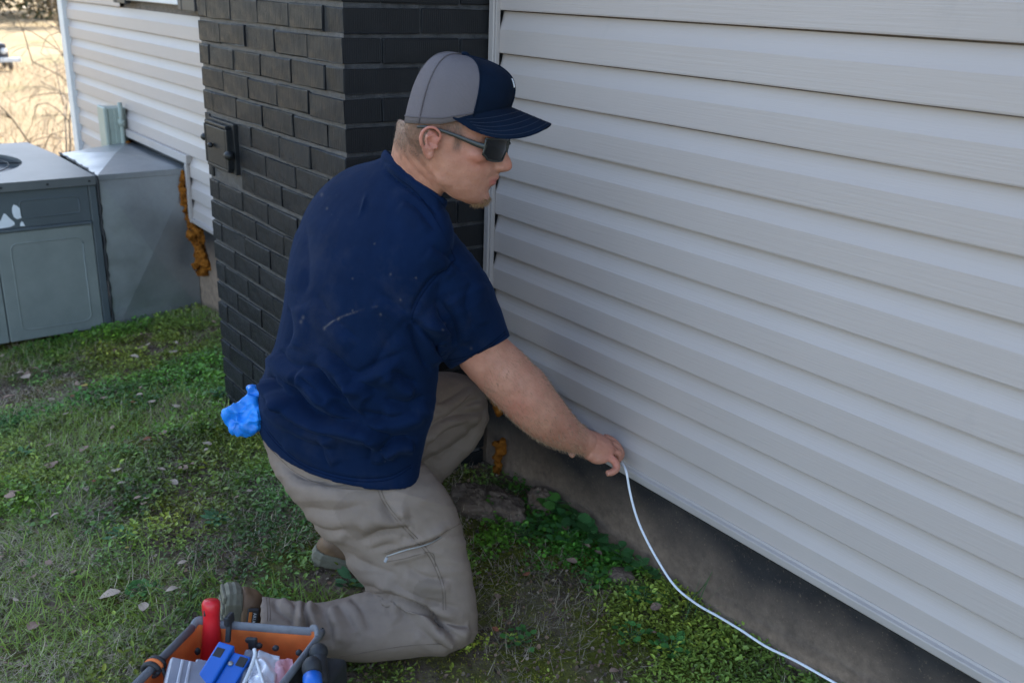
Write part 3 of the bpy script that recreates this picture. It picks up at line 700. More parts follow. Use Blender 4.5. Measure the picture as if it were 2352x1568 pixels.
GAIN = 2.7
def fold(V, N, strokes):
    """press creases (amp < 0) and raise ridges (amp > 0), amp and width in metres, where the picture shows them"""
    x, y, z = projp(V); face = np.clip((-(N@CF))*3+0.6, 0, 1); D = np.zeros(len(V))
    for line, amp, wd in strokes:
        L = catmull(line, 5) if len(line) > 2 else np.asarray(line, float)
        d, t = polyd(x, y, L); d = d*z/FD
        D += GAIN*amp*(np.exp(-(d/(wd*.9))**1.25) if amp < 0 else np.exp(-(d/(wd*1.2))**2))*np.clip(np.sin(np.pi*np.clip(t, 0.03, 0.97))*2.2, 0, 1)*face
    return V+N*D[:, None]
def both(line, amp, wd, side=1.0):
    """a crease with the cloth swelling on one side of it"""
    L = np.asarray(line, float); d = np.gradient(L, axis=0); n = np.stack([d[:, 1], -d[:, 0]], 1); n /= np.linalg.norm(n, axis=1)[:, None]+1e-9
    off = L+n*side*(wd*1.7)*FD/2.0
    return [(line, -amp*.75, wd*.62), (off.tolist(), amp*0.85, wd*1.2)]
def ringLRN(L, R, N, n=40, e=2.25):
    L, R, N = at(*L), at(*R), at(*N); c = (L+R)/2; A = (R-L)/2; B = N-c
    th = np.linspace(0, 2*np.pi, n, endpoint=False); co, si = np.cos(th), np.sin(th)
    return c+np.sign(co)[:, None]*np.abs(co)[:, None]**(2/e)*A+np.sign(si)[:, None]*np.abs(si)[:, None]**(2/e)*B
def rows_loft(rows, sub=4, n=40, e=2.25, extra=None):
    Q = catmull([sum(map(list, r), []) for r in rows], sub)
    rings = [ringLRN(q[0:3], q[3:6], q[6:9], n, e) for q in Q]
    return rings
def cavity(ring, shrink, depth_vec):
    """inner lip: the opening goes back into the sleeve or hem"""
    c = ring.mean(0); r1 = c+(ring-c)*shrink; return [r1, r1+np.asarray(depth_vec)]

# ---- shirt: torso and the sleeve towards us, the far sleeve
rows = [((592, 988, 2.13), (953, 1062, 2.05), (806, 1116, 1.935)),
        ((590, 945, 2.13), (965, 1012, 2.05), (800, 1060, 1.925)),
        ((598, 890, 2.12), (985, 955, 2.03), (805, 985, 1.90)),
        ((624, 820, 2.10), (1000, 880, 2.01), (820, 900, 1.875)),
        ((643, 745, 2.09), (1004, 800, 1.98), (832, 810, 1.85)),
        ((657, 660, 2.09), (1010, 720, 1.955), (845, 720, 1.83)),
        ((674, 580, 2.10), (1020, 640, 1.935), (862, 640, 1.815)),
        ((697, 502, 2.10), (1030, 570, 1.92), (885, 570, 1.815)),
        ((738, 440, 2.09), (1034, 520, 1.905), (905, 512, 1.83)),
        ((800, 393, 2.05), (1028, 492, 1.895), (930, 470, 1.845)),
        ((866, 368, 1.99), (1022, 480, 1.89), (948, 436, 1.855)),
        ((882, 358, 1.97), (1018, 470, 1.89), (954, 420, 1.862))]
rings = rows_loft(rows, 4, 44)
hem = rings[0]; up_t = rings[3].mean(0)-hem.mean(0)
torso = rings
def sleeve(rows):
    rg = rows_loft(rows, 4, 28, 2.1); ax = unit(rg[-1].mean(0)-rg[-4].mean(0))
    return loft_np(rg)
slR = sleeve([((905, 640, 1.93), (1010, 500, 1.93), (960, 590, 1.85)),
              ((945, 690, 1.93), (1060, 555, 1.915), (1005, 630, 1.82)),
              ((968, 738, 1.935), (1108, 618, 1.915), (1040, 685, 1.828)),
              ((998, 790, 1.96), (1144, 690, 1.935), (1070, 745, 1.862)),
              ((1034, 846, 1.995), (1173, 772, 1.965), (1106, 812, 1.905))])
slL = sleeve([((800, 560, 2.0), (840, 430, 2.0), (815, 500, 2.12)), ((850, 640, 2.09), (900, 500, 2.09), (870, 570, 2.18)), ((915, 720, 2.17), (985, 600, 2.17), (950, 660, 2.245)), ((960, 770, 2.23), (1045, 680, 2.23), (1000, 725, 2.29))])
V, Fs, No = remesh([loft_np(torso), slR, slL], 0.0034, 10, 0.5)
S = []
S += both([(690, 839), (733, 852), (759, 888), (790, 914)], .010, .011, -1)
S += both([(650, 872), (672, 893), (697, 929), (738, 955), (805, 965), (861, 980), (902, 1001)], .013, .012, -1)
S += both([(604, 868), (625, 866), (641, 888), (690, 925)], .010, .011, -1)
S += both([(743, 796), (780, 828), (815, 857), (861, 837), (925, 806)], .007, .012, -1)
S += both([(800, 872), (840, 878), (866, 903)], .006, .010, -1)
S += both([(870, 1032), (905, 1006), (950, 1004)], .009, .010, -1)
S += both([(948, 734), (985, 775), (1008, 825)], .012, .013, 1)
S += both([(940, 742), (962, 800), (985, 850)], .009, .014, 1)
S += both([(905, 760), (880, 800), (850, 850)], .0035, .014, 1)
S += both([(612, 905), (660, 950), (720, 985), (790, 1000)], .006, .010, -1)
S += both([(700, 860), (740, 895), (765, 925)], .006, .009, -1)
S += both([(760, 905), (800, 945), (850, 960), (890, 950)], .007, .010, -1)
S += both([(838, 1000), (850, 1030), (846, 1065)], .004, .010, 1)
S += both([(735, 1000), (745, 1040), (760, 1075)], .003, .010, 1)
S += both([(660, 700), (668, 760), (655, 800)], .004, .012, 1)
S += both([(900, 840), (930, 870), (960, 880)], .007, .012, -1)
S += [([(1041, 606), (984, 652), (951, 703), (946, 734)], -.0035, .005)]
S += both([(702, 514), (707, 621), (697, 680)], .0028, .016, -1)
S += both([(723, 673), (769, 734), (830, 785)], .0028, .014, -1)
S += both([(871, 673), (910, 700), (943, 724)], .0025, .012, -1)
S += both([(770, 860), (800, 930), (830, 955)], .005, .012, 1)
S += both([(880, 915), (935, 925), (975, 905)], .006, .014, -1)
S += both([(830, 945), (900, 955), (960, 930)], .006, .012, -1)
S += both([(640, 800), (660, 830), (700, 850)], .005, .013, -1)
S += both([(655, 985), (720, 1015), (790, 1035)], .003, .014, -1)
S += both([(1010, 690), (1040, 740), (1050, 800)], .004, .012, 1)
S += both([(1085, 640), (1070, 700), (1090, 760)], .003, .012, 1)
S += both([(990, 560), (1030, 590), (1060, 620)], .004, .012, -1)
S += both([(925, 455), (960, 480), (1000, 530)], .003, .010, -1)
S += [([(884, 370), (914, 397), (956, 426), (994, 457), (1014, 485)], .0035, .0065), ([(880, 384), (908, 412), (950, 441), (988, 472), (1006, 500)], -.003, .0035)]
S += [([(598, 968), (640, 1021), (700, 1066), (780, 1093), (845, 1100), (900, 1094), (944, 1070)], -.002, .0032), ([(1030, 834), (1075, 826), (1120, 803), (1163, 768)], -.002, .0032)]
V = fold(V, No, S)
x, y, z = projp(V)
def rib(u, v, seed): return 1-2*np.abs(vnoise(np.stack([u, v, 0*u], 1), seed))
lowr = np.clip((y-790)/110, 0, 1)*np.clip((1085-y)/60, 0, 1); a_ = math.radians(24); u_ = (x*math.cos(a_)+y*math.sin(a_))/1.0; v_ = (-x*math.sin(a_)+y*math.cos(a_))
slv = np.clip((x-965)/60, 0, 1)*np.clip((880-y)/60, 0, 1)
V = V+No*(0.0016*vnoise(V*np.array([7, 7, 9]), 21)+lowr*(0.0016*rib(u_/190, v_/46, 22)+0.0007*rib(u_/90, v_/20+9, 23))+(1-lowr)*0.0009*rib(x/60+y/300, y/170, 24)+slv*.0010*rib(x/90, y/30+x/60, 25))[:, None]
shirt = mobj('shirt', V, Fs, MAT['shirt'], person, True)
x, y, z = projp(V); dst = np.zeros(len(V)); d_, t_ = polyd(x, y, [(745, 752), (765, 737), (790, 725), (830, 712), (880, 700)]); dst += np.exp(-(d_/1.6)**2)*(1-t_*.8)*np.clip(.6+vnoise(V*90, 3), 0, 1)
for sx_, sy_, r_ in ((745, 754, 4), (777, 733, 3), (810, 714, 2.5), (897, 630, 2.5), (956, 638, 2.2), (920, 689, 3), (874, 722, 3), (1021, 743, 2.5), (1018, 757, 2.5), (1082, 800, 3), (1058, 843, 2.5), (739, 447, 4), (751, 479, 3), (696, 729, 4), (691, 739, 4), (810, 640, 2), (860, 560, 2)):
    dst += .6*np.exp(-(((x-sx_)/(r_*.72))**2+((y-sy_)/(r_*.95))**2))
a = shirt.data.attributes.new('dust', 'FLOAT', 'POINT'); a.data.foreach_set('value', np.clip(dst, 0, 1).astype(np.float32))
MAT['navy_thread'] = simple('navy_thread', (0.0015, 0.006, 0.022), 0.9, 0.1, 40, 0.05, spec=0.05)
seam_lines(V, Fs, [[(598, 972), (640, 1025), (700, 1071), (780, 1098), (845, 1106), (900, 1099), (944, 1074)], [(600, 965), (640, 1017), (700, 1063), (780, 1090), (845, 1098), (900, 1091), (944, 1067)], [(1032, 832), (1075, 824), (1120, 801), (1163, 766)], [(1030, 827), (1072, 818), (1117, 796), (1160, 761)], [(1046, 596), (1005, 632), (970, 675), (950, 715), (946, 735)], [(905, 402), (960, 446), (1010, 520), (1046, 596)]], .0007, MAT['navy_thread'], shirt)
cl = rings[-1]+unit(rings[-1].mean(0)-rings[-3].mean(0))*.001; cl = np.vstack([cl, cl[:1]]); v, f = tube_np(cl, [.0062]*len(cl), 10, 1, 1.9, unit(rings[-1].mean(0)-rings[-3].mean(0))); mobj('collar', v, f, MAT['shirt'], shirt, True)

# ---- trousers
pel = rows_loft([((620, 950, 2.11), (942, 1000, 2.055), (798, 1022, 1.985)), ((604, 1005, 2.12), (956, 1050, 2.045), (800, 1080, 1.972)), ((628, 1075, 2.11), (985, 1095, 2.04), (815, 1140, 1.955)), ((690, 1130, 2.10), (960, 1130, 2.06), (830, 1180, 1.985))], 4)
thR = rows_loft([((645, 1085, 2.06), (972, 1060, 2.045), (815, 1096, 1.962)),
                 ((676, 1148, 2.06), (1022, 1118, 2.04), (850, 1150, 1.93)),
                 ((724, 1200, 2.06), (1052, 1178, 2.05), (890, 1205, 1.94)),
                 ((772, 1250, 2.07), (1068, 1245, 2.06), (925, 1265, 1.955)),
                 ((815, 1310, 2.08), (1082, 1320, 2.075), (955, 1330, 1.972)),
                 ((862, 1372, 2.09), (1094, 1395, 2.085), (985, 1395, 1.985)),
                 ((925, 1435, 2.095), (1097, 1440, 2.09), (1012, 1440, 2.0)),
                 ((990, 1480, 2.095), (1085, 1474, 2.085), (1035, 1476, 2.02))], 4)
shR = rows_loft([((1075, 1400, 2.09), (1075, 1478, 2.07), (1078, 1440, 2.01)),
                 ((1010, 1366, 2.10), (1010, 1499, 2.065), (1010, 1440, 1.985)),
                 ((930, 1356, 2.10), (930, 1509, 2.05), (930, 1440, 1.975)),
                 ((850, 1358, 2.09), (850, 1514, 2.04), (850, 1440, 1.97)),
                 ((775, 1374, 2.07), (780, 1514, 2.03), (778, 1445, 1.97)),
                 ((715, 1386, 2.06), (720, 1508, 2.02), (718, 1450, 1.97)),
                 ((660, 1376, 2.05), (664, 1500, 2.01), (662, 1445, 1.965)),
                 ((600, 1369, 2.04), (604, 1494, 2.0), (602, 1440, 1.96))], 4)
thL = tube_np([at(815, 1050, 2.14), at(900, 985, 2.26), at(985, 945, 2.38), at(1046, 925, 2.46), at(1066, 922, 2.50)], [.115, .108, .092, .082, .05], 24, 4)
shL = tube_np([at(1062, 905, 2.47), at(1048, 960, 2.475), at(985, 1035, 2.46), at(900, 1140, 2.42), at(830, 1235, 2.385)], [.06, .083, .080, .072, .068], 24, 4)
V, Fs, No = remesh([loft_np(pel), loft_np(thR), loft_np(shR), thL, shL], 0.0038, 8, 0.5)
S = []
S += [([(858, 1356), (900, 1364), (940, 1378), (974, 1394), (998, 1418), (1017, 1437), (1041, 1454)], -.0105, .0050), ([(860, 1340), (905, 1348), (950, 1362), (990, 1386)], .004, .012)]
S += both([(925, 1372), (955, 1386), (985, 1405), (1008, 1430), (1040, 1455), (1062, 1462)], .010, .010, -1)
S += both([(1012, 1424), (1050, 1436), (1078, 1436)], .007, .009, -1)
S += both([(1000, 1440), (1025, 1452), (1045, 1468)], .004, .008, -1)
S += both([(831, 1240), (879, 1218), (950, 1207)], .008, .014, 1)
S += both([(850, 1262), (890, 1252), (930, 1250)], .004, .010, 1)
S += both([(650, 1090), (720, 1110), (800, 1112)], .004, .012, -1)
S += both([(690, 1165), (760, 1175), (830, 1160)], .005, .014, -1)
S += both([(790, 1265), (850, 1300), (920, 1320)], .005, .014, -1)
S += both([(835, 1340), (890, 1350), (935, 1372)], .005, .012, -1)
S += both([(700, 1386), (697, 1415), (712, 1450), (716, 1475)], .013, .010, 1)
S += both([(632, 1372), (637, 1400), (668, 1425), (676, 1455)], .008, .010, 1)
S += both([(668, 1376), (676, 1405), (672, 1435)], .008, .009, 1)
S += both([(770, 1380), (800, 1420), (830, 1470)], .004, .013, -1)
S += both([(905, 1358), (915, 1390), (935, 1420)], .005, .012, -1)
S += both([(880, 1362), (888, 1395), (900, 1420)], .004, .010, 1)
S += both([(960, 1010), (1000, 970), (1050, 950), (1108, 944)], .008, .009, -1)
S += both([(975, 1040), (1010, 1000), (1070, 965)], .006, .010, -1)
S += both([(1000, 930), (1045, 905), (1080, 880)], .004, .010, -1)
S += both([(640, 1060), (700, 1098), (760, 1105)], .005, .009, -1)
S += both([(700, 1190), (760, 1215), (800, 1210)], .005, .009, -1)
S += both([(870, 1140), (900, 1180), (960, 1195)], .004, .010, -1)
S += both([(930, 1300), (980, 1325), (1040, 1330)], .005, .010, -1)
S += both([(900, 1330), (950, 1360), (1010, 1385), (1060, 1395)], .005, .010, -1)
S += both([(960, 1440), (1000, 1470), (1040, 1482)], .004, .009, -1)
S += both([(740, 1400), (760, 1440), (765, 1480)], .005, .009, 1)
S += both([(800, 1365), (830, 1400), (850, 1450)], .004, .010, -1)
S += both([(1020, 960), (1060, 930), (1105, 915)], .004, .008, -1)
S += [([(868, 1118), (884, 1160), (925, 1210), (974, 1262), (998, 1302), (1015, 1350)], -.0016, .0025)]
S += [([(888, 1276), (930, 1262), (985, 1247), (1032, 1220)], -.006, .0035), ([(888, 1262), (930, 1249), (985, 1232), (1030, 1208)], .0045, .007), ([(893, 1290), (940, 1279), (985, 1268)], .003, .006)]
GAIN = 1.9
V = fold(V, No, S)
GAIN = 1.0
x, y, z = projp(V)
V = V+No*(0.0035*vnoise(V*9, 31)+0.0022*rib((x+y)/120, (y-x*.3)/38, 32)+0.0012*rib(x/50, y/20, 33))[:, None]
V[:, 2] = np.maximum(V[:, 2], gz(V[:, 0], V[:, 1])-0.004)
pants = mobj('trousers', V, Fs, MAT['pants'], person, True)
MAT['khaki_thread'] = simple('khaki_thread', (0.155, 0.115, 0.088), 0.9, 0.1, 40, 0.05, spec=0.05)
seam_lines(V, Fs, [[(866, 1122), (884, 1160), (925, 1210), (974, 1262), (998, 1302), (1015, 1350), (1018, 1400)], [(872, 1116), (890, 1158), (931, 1207), (980, 1259), (1004, 1300), (1021, 1350), (1024, 1400)], [(620, 1030), (680, 1085), (760, 1118), (866, 1125)], [(884, 1290), (930, 1282), (990, 1268), (1000, 1300)], [(884, 1270), (930, 1256), (985, 1240), (1035, 1214), (1068, 1196)], [(612, 1372), (614, 1400), (614, 1425)], [(618, 1372), (620, 1400), (620, 1425)], [(780, 1508), (880, 1490), (960, 1480), (1040, 1478)], [(1016, 960), (1050, 935), (1080, 905)]], .0008, MAT['khaki_thread'], pants)
x, y, z = projp(V); pt = np.zeros(len(V))
pt[np.hypot((x-985)/36, (y-1362)/34) < 1] = 1
def inpoly(x, y, pg):
    r = np.zeros(len(x), bool); n = len(pg)
    for i in range(n):
        x1, y1 = pg[i]; x2, y2 = pg[(i+1) % n]
        c = ((y1 > y) != (y2 > y)) & (x < (x2-x1)*(y-y1)/((y2-y1) if y2 != y1 else 1e-9)+x1); r ^= c
    return r
pt[inpoly(x, y, [(764, 1167), (800, 1130), (868, 1120), (930, 1200), (960, 1240), (900, 1225), (820, 1240), (790, 1215)])] = 0.7
pt[inpoly(x, y, [(920, 1165), (945, 1110), (970, 1060), (1010, 1080), (1060, 1180), (1070, 1230), (980, 1240), (935, 1205)])] = 0.55
a = pants.data.attributes.new('patch', 'FLOAT', 'POINT'); a.data.foreach_set('value', pt.astype(np.float32))
zl = catmull([at(888, 1277, 1.937), at(930, 1263, 1.935), at(985, 1248, 1.95), at(1030, 1222, 1.985)], 6)
v, f = tube_np(zl, [0.0016]*len(zl), 6, 1); mobj('pocket_zip', v, f, MAT['thread'], pants, True)
bm = bmesh.new(); c0, c1 = at(889, 1279, 1.932), at(884, 1291, 1.928); ax = (c1-c0)/2; sd_ = unit(np.cross(ax, CF))*0.003
obox(bm, (c0+c1)/2, ax, sd_, -CF*0.001, 0.0008); bmobj('zip_pull', bm, MAT['thread'], pants)

# ---- boots: built upright (x forward, z up), then turned into place
def boot(origin, fwd, up, tongue=False):
    fwd = unit(fwd); up = unit(np.asarray(up)-fwd*(np.asarray(up)@fwd)); lat = np.cross(up, fwd)
    Mx = np.stack([fwd, lat, up], 1); o = np.asarray(origin, float)
    T = lambda P: o+np.asarray(P)@Mx.T
    def outline(k, zz):
        s = [(-.075, .0), (-.07, .022), (-.05, .033), (-.01, .034), (.04, .037), (.10, .047), (.15, .049), (.19, .041), (.212, .022), (.217, 0)]
        pts = s+[(a, -b) for a, b in s[-2:0:-1]]
        return np.array([(a*k+(1-k)*.07, b*k, zz) for a, b in pts])
    b = empty('boot', (0, 0, 0)); b.parent = person; b.location = Vector(o)-Vector(person.location)
    def world(nm, v, f, mat, par, sm=False): return mobj(nm, T(v), f, mat, par, sm)
    rg = [outline(1.0, 0.0), outline(1.03, .006), outline(1.02, .014), outline(1.035, .020), outline(1.01, .030), outline(.985, .034)]
    v, f = loft_np(rg); so_ = world('sole', v, f, MAT['sole'], b)
    for xx in np.arange(-.06, .2, .026):
        wd = .028 if xx < .07 else .038
        bm = bmesh.new(); obox(bm, (xx, 0, -.003), (.008, 0, 0), (0, wd, 0), (0, 0, .0035), .0015)
        vv = np.array([tuple(q_.co) for q_ in bm.verts]); ff = [[q_.index for q_ in f_.verts] for f_ in (bm.verts.index_update() or bm.faces)]; bm.free()
        world('tread_bar', vv, ff, MAT['sole'], so_)
    up_rows = [(-.072, .205, .034, .045), (-.072, .200, .046, .044), (-.064, .17, .058, .041), (-.054, .13, .072, .037), (-.044, .085, .088, .033), (-.034, .055, .108, .031), (-.028, .046, .130, .030)]
    rg = []
    for xb, xf, zz, hw in catmull(up_rows, 3):
        th = np.linspace(0, 2*np.pi, 28, endpoint=False); c, s = np.cos(th), np.sin(th)
        px_ = (xb+xf)/2+(xf-xb)/2*np.sign(c)*np.abs(c)**.85; py_ = hw*np.sign(s)*np.abs(s)**.8
        rg.append(np.stack([px_, py_, np.full(28, zz)], 1))
    toe = ball_np((.135, 0, .045), (.075, 0, 0), (0, .044, 0), (0, 0, .04))
    heelb = ball_np((-.030, 0, .05), (.038, 0, 0), (0, .036, 0), (0, 0, .035))
    v, f, n_ = remesh([loft_np(rg), toe, heelb], .005, 3)
    v = v+n_*(0.0012*vnoise(v*40, 5))[:, None]
    world('upper', v, f, MAT['leather'], b, True)
    return b, T, Mx
n_sole = unit(-CR*0.90-CF*0.42+CU*0.08)                      # the sole of the kneeling foot faces back
toe_d = unit(np.array([0.02, 0.0, -1.0])-n_sole*(n_sole[2]*-1.0)*0.0)
toe_d = unit(toe_d-n_sole*(toe_d@n_sole))
bR, TR, MR = boot(at(508, 1420, 2.035), toe_d, -n_sole)
fw = unit(0.55*CR*np.array([1, 1, 0])+0.45*np.array([0.55, 0.80, 0])+np.array([0, 0, -0.20]))
bL, TL, ML = boot(at(788, 1292, 2.36), fw, np.array([0, 0, 1.0])+fw*0.2)
# maker's patch on the boot's outer side
MAT['patch'] = simple('patch_black', (0.03, 0.028, 0.028), 0.6, 0.1, 40, 0.1); MAT['patch_o'] = simple('patch_orange', (0.55, 0.16, 0.03), 0.6, 0.1, 40, 0.1); MAT['patch_w'] = simple('patch_white', (0.6, 0.6, 0.6), 0.6, 0.05, 40, 0.05)
# ---- head frame
HS = 1.06
tilt = math.radians(17); U2 = CU*math.cos(tilt)-CF*math.sin(tilt)
ph = math.radians(12); hf = CR*math.cos(ph)-U2*math.sin(ph); hu = U2*math.cos(ph)+CR*math.sin(ph)
yw = math.radians(8); hr0 = np.cross(hf, hu)              # to his right, towards us
hf = unit(hf*math.cos(yw)+hr0*math.sin(yw)); hr = np.cross(hf, hu)
EAR = at(999, 328, 1.745); HC = EAR-HS*(hf*(-0.013)+hr*0.076)
def H(s, t, h): return HC+HS*(np.multiply.outer(np.asarray(s, float), hf)+np.multiply.outer(np.asarray(t, float), hr)+np.multiply.outer(np.asarray(h, float), hu))
lv = [(-.100, .068, .045, .014, .056), (-.095, .080, .022, .027, .050), (-.086, .0845, .003, .037, .042), (-.075, .0835, -.012, .046, .032), (-.062, .0865, -.028, .0525, .024), (-.048, .0905, -.042, .0575, .018),
      (-.032, .0925, -.058, .063, .012), (-.012, .0885, -.074, .0675, .006), (.008, .0865, -.084, .0715, 0), (.024, .0895, -.084, .074, -.002), (.040, .0945, -.078, .075, -.001), (.062, .0905, -.072, .075, .0), (.086, .078, -.066, .068, .002), (.104, .058, -.055, .056, .002), (.117, .038, -.04, .042, .0), (.126, .014, -.02, .014, -.003)]
rg = []
for h, sf, sb, w_, sm in catmull(lv, 3):
    th = np.linspace(0, 2*np.pi, 40, endpoint=False); c, s = np.cos(th), np.sin(th)
    sx_ = np.where(c > 0, sm+(sf-sm)*np.abs(c)**0.92, sm-(sm-sb)*np.abs(c)**0.95); ty = w_*np.sign(s)*np.abs(s)**0.88
    rg.append(H(sx_, ty, np.full(40, h)))
body = [loft_np(rg)]
def hball(s, t, h, rs, rt, rh, **k): body.append(ball_np(H(s, t, h), hf*rs*HS, hr*rt*HS, hu*rh*HS, **k))
# nose
nr = []
for h, sf, sb, w_ in catmull([(.026, .0925, .07, .007), (.012, .098, .07, .008), (-.002, .1075, .07, .0095), (-.012, .1160, .07, .0130), (-.020, .1185, .07, .0155), (-.027, .1150, .07, .0160), (-.033, .103, .07, .013)], 3):
    th = np.linspace(0, 2*np.pi, 20, endpoint=False); c, s = np.cos(th), np.sin(th)
    nr.append(H((sf+sb)/2+(sf-sb)/2*c, w_*s*(1.0+0.35*(c < 0)), np.full(20, h)))
body.append(loft_np(nr))
for sg in (1, -1):
    hball(.097, sg*.0135, -.0235, .011, .0065, .0075)            # nostril wing
    hball(.050, sg*.049, -.006, .030, .0165, .017)                # cheekbone
    hball(.080, sg*.028, .036, .018, .030, .010)                 # brow
    hball(.012, sg*.044, -.052, .024, .0115, .024)               # jaw corner
hball(.0860, 0, -.0365, .010, .018, .007); hball(.0885, 0, -.0430, .011, .022, .0058); hball(.0842, 0, -.0545, .0115, .020, .0060)     # lips
hball(.074, 0, -.084, .0155, .021, .015)                          # chin
# ears
for sg in (1, -1):
    def E_(s, h, o): return H(-.020+(s+.010)*.80, sg*(.0735+o*.95), -.004+h*.82)
    arc = [(.006, .008, .006), (.010, .022, .010), (.002, .033, .014), (-.012, .036, .017), (-.024, .029, .019), (-.029, .014, .019), (-.026, -.002, .017), (-.018, -.014, .013)]
    body.append(tube_np([E_(*a_) for a_ in arc], np.array([.003, .0033, .0034, .0036, .0037, .0037, .0035, .0032])*HS, 8, 4))
    body.append(tube_np([E_(*a_) for a_ in [(-.004, .024, .008), (-.013, .018, .012), (-.017, .006, .012), (-.012, -.006, .011), (-.003, -.010, .009)]], np.array([.0022, .0027, .0027, .0026, .0024])*HS, 8, 4))
    body.append(ball_np(E_(-.010, .010, .002), hf*.013*HS, hr*.007*HS, hu*.017*HS)); body.append(ball_np(E_(-.007, -.021, .006), hf*.008*HS, hr*.0042*HS, hu*.0095*HS))
    body.append(ball_np(E_(.005, -.003, .004), hf*.003*HS, hr*.005*HS, hu*.005*HS)); body.append(tube_np([E_(-.020, -.012, .012), E_(-.015, -.022, .008)], [.004*HS, .0045*HS], 8, 1))
# neck
nb = (rings[-1].mean(0)+rings[-3].mean(0))/2
nk = rows_loft([((906, 425, 1.955), (994, 496, 1.905), (948, 462, 1.885)), ((898, 382, 1.938), (1006, 468, 1.888), (951, 424, 1.866)), ((899, 350, 1.915), (1016, 448, 1.866), (961, 400, 1.834)), ((907, 312, 1.89), (1032, 418, 1.845), (972, 362, 1.79)), ((914, 270, 1.87), (1035, 385, 1.84), (985, 320, 1.775))], 4, 32, 2.1)
body.append(loft_np(nk))
# trunk core under the shirt, arms
def A3(*p): return np.array([at(*q_) for q_ in p])
body.append(tube_np(A3((925, 450, 1.93), (870, 560, 1.96), (825, 760, 1.985), (790, 1000, 2.06)), [.035, .06, .08, .08], 20, 4))
armR = A3((985, 590, 1.90), (1030, 665, 1.91), (1070, 745, 1.945), (1108, 806, 1.976), (1158, 858, 2.0), (1197, 898, 2.018), (1240, 945, 2.055), (1284, 984, 2.115), (1322, 1006, 2.165), (1346, 1017, 2.192))
body.append(tube_np(armR, [.050, .050, .052, .0560, .0585, .0575, .0545, .0445, .0345, .0300], 24, 4))
body.append(ball_np(at(1180, 914, 2.012), (.026, 0, 0), (0, .026, 0), (0, 0, .028)))          # point of the elbow
body.append(tube_np(A3((1150, 830, 2.0), (1215, 875, 2.03), (1262, 940, 2.085)), [.02, .036, .024], 12, 4))   # outer forearm muscle
body.append(tube_np(A3((1190, 905, 2.03), (1236, 968, 2.045), (1290, 1000, 2.115)), [.02, .033, .02], 12, 4))
armL = A3((820, 500, 2.08), (900, 600, 2.17), (1000, 700, 2.28), (1085, 790, 2.36), (1180, 880, 2.375), (1272, 965, 2.355), (1299, 998, 2.34))
body.append(tube_np(armL, [.065, .06, .052, .044, .040, .030, .026], 18, 4))
# right hand
palm = [(at(1344, 1016, 2.192), .0290), (at(1366, 1024, 2.208), .0300), (at(1388, 1032, 2.222), .0270), (at(1400, 1036, 2.230), .020)]
upv = unit(CU*0.9+CF*0.75)
body.append(tube_np([p_ for p_, _ in palm], [r_ for _, r_ in palm], 16, 4, 1.12, upv))
body.append(tube_np(A3((1352, 1040, 2.185), (1372, 1050, 2.195), (1392, 1051, 2.203)), [.016, .0165, .012], 12, 3))     # heel of the hand
def finger(pts, r): body.append(tube_np(A3(*pts), r, 10, 4))
finger([(1386, 1046, 2.203), (1403, 1052, 2.203), (1415, 1064, 2.204), (1415, 1077, 2.20), (1404, 1085, 2.19), (1393, 1087, 2.183)], [.011, .0100, .0095, .0090, .0085, .0070])
finger([(1392, 1030, 2.222), (1408, 1034, 2.226), (1420, 1042, 2.235), (1420, 1054, 2.245), (1412, 1062, 2.25)], [.012, .0105, .0098, .0092, .0078])
finger([(1392, 1018, 2.238), (1408, 1022, 2.244), (1424, 1034, 2.254), (1424, 1049, 2.258), (1414, 1058, 2.258)], [.012, .0105, .0098, .0092, .0078])
finger([(1386, 1005, 2.252), (1402, 1010, 2.258), (1420, 1026, 2.268), (1426, 1044, 2.268), (1421, 1055, 2.264)], [.0115, .0102, .0095, .0088, .0075])
finger([(1358, 1006, 2.235), (1378, 1014, 2.258), (1400, 1034, 2.268), (1417, 1050, 2.266), (1424, 1056, 2.26)], [.014, .0125, .011, .0100, .0085])
# left hand, mostly hidden behind the right wrist
body.append(tube_np(A3((1294, 995, 2.34), (1318, 1008, 2.335), (1340, 1012, 2.33)), [.026, .031, .025], 14, 3))
for pts in ([(1302, 1022, 2.315), (1312, 1034, 2.30), (1316, 1043, 2.29), (1310, 1047, 2.282)], [(1335, 1018, 2.32), (1352, 1024, 2.318), (1360, 1036, 2.31), (1352, 1044, 2.30)], [(1340, 1008, 2.33), (1358, 1012, 2.33), (1368, 1026, 2.325), (1362, 1036, 2.315)], [(1340, 1000, 2.338), (1360, 1004, 2.34), (1372, 1018, 2.335), (1368, 1030, 2.325)], [(1310, 1012, 2.32), (1330, 1018, 2.305), (1342, 1020, 2.30), (1338, 1024, 2.295)]):
    finger(pts, [.0115, .0105, .0095, .008])
V, Fs, No = remesh(body, 0.0026, 5, 0.5)
hl = (V-HC)/HS; hs, ht, hh = hl@hf, hl@hr, hl@hu; inh = np.linalg.norm(hl, axis=1) < 0.17
x, y, z = projp(V)
earm = inh & (np.abs(ht) > .070) & (hs < .012) & (hs > -.055) & (hh > -.04) & (hh < .04)
mk_ = np.where(inh, np.where(hs < .045, 1.0, .25), np.where((x > 1330) & (y > 985), 0.0, 1.0)); mk_[earm] = 0.0; mk_ = np.where((y < 520) & ~inh, 1.0, mk_)
V = lap(V, Fs, mk_, 22, .5); No = vnormals(V, Fs); No *= np.sign(((No*(V-V.mean(0))).sum(1)).sum())
S = []
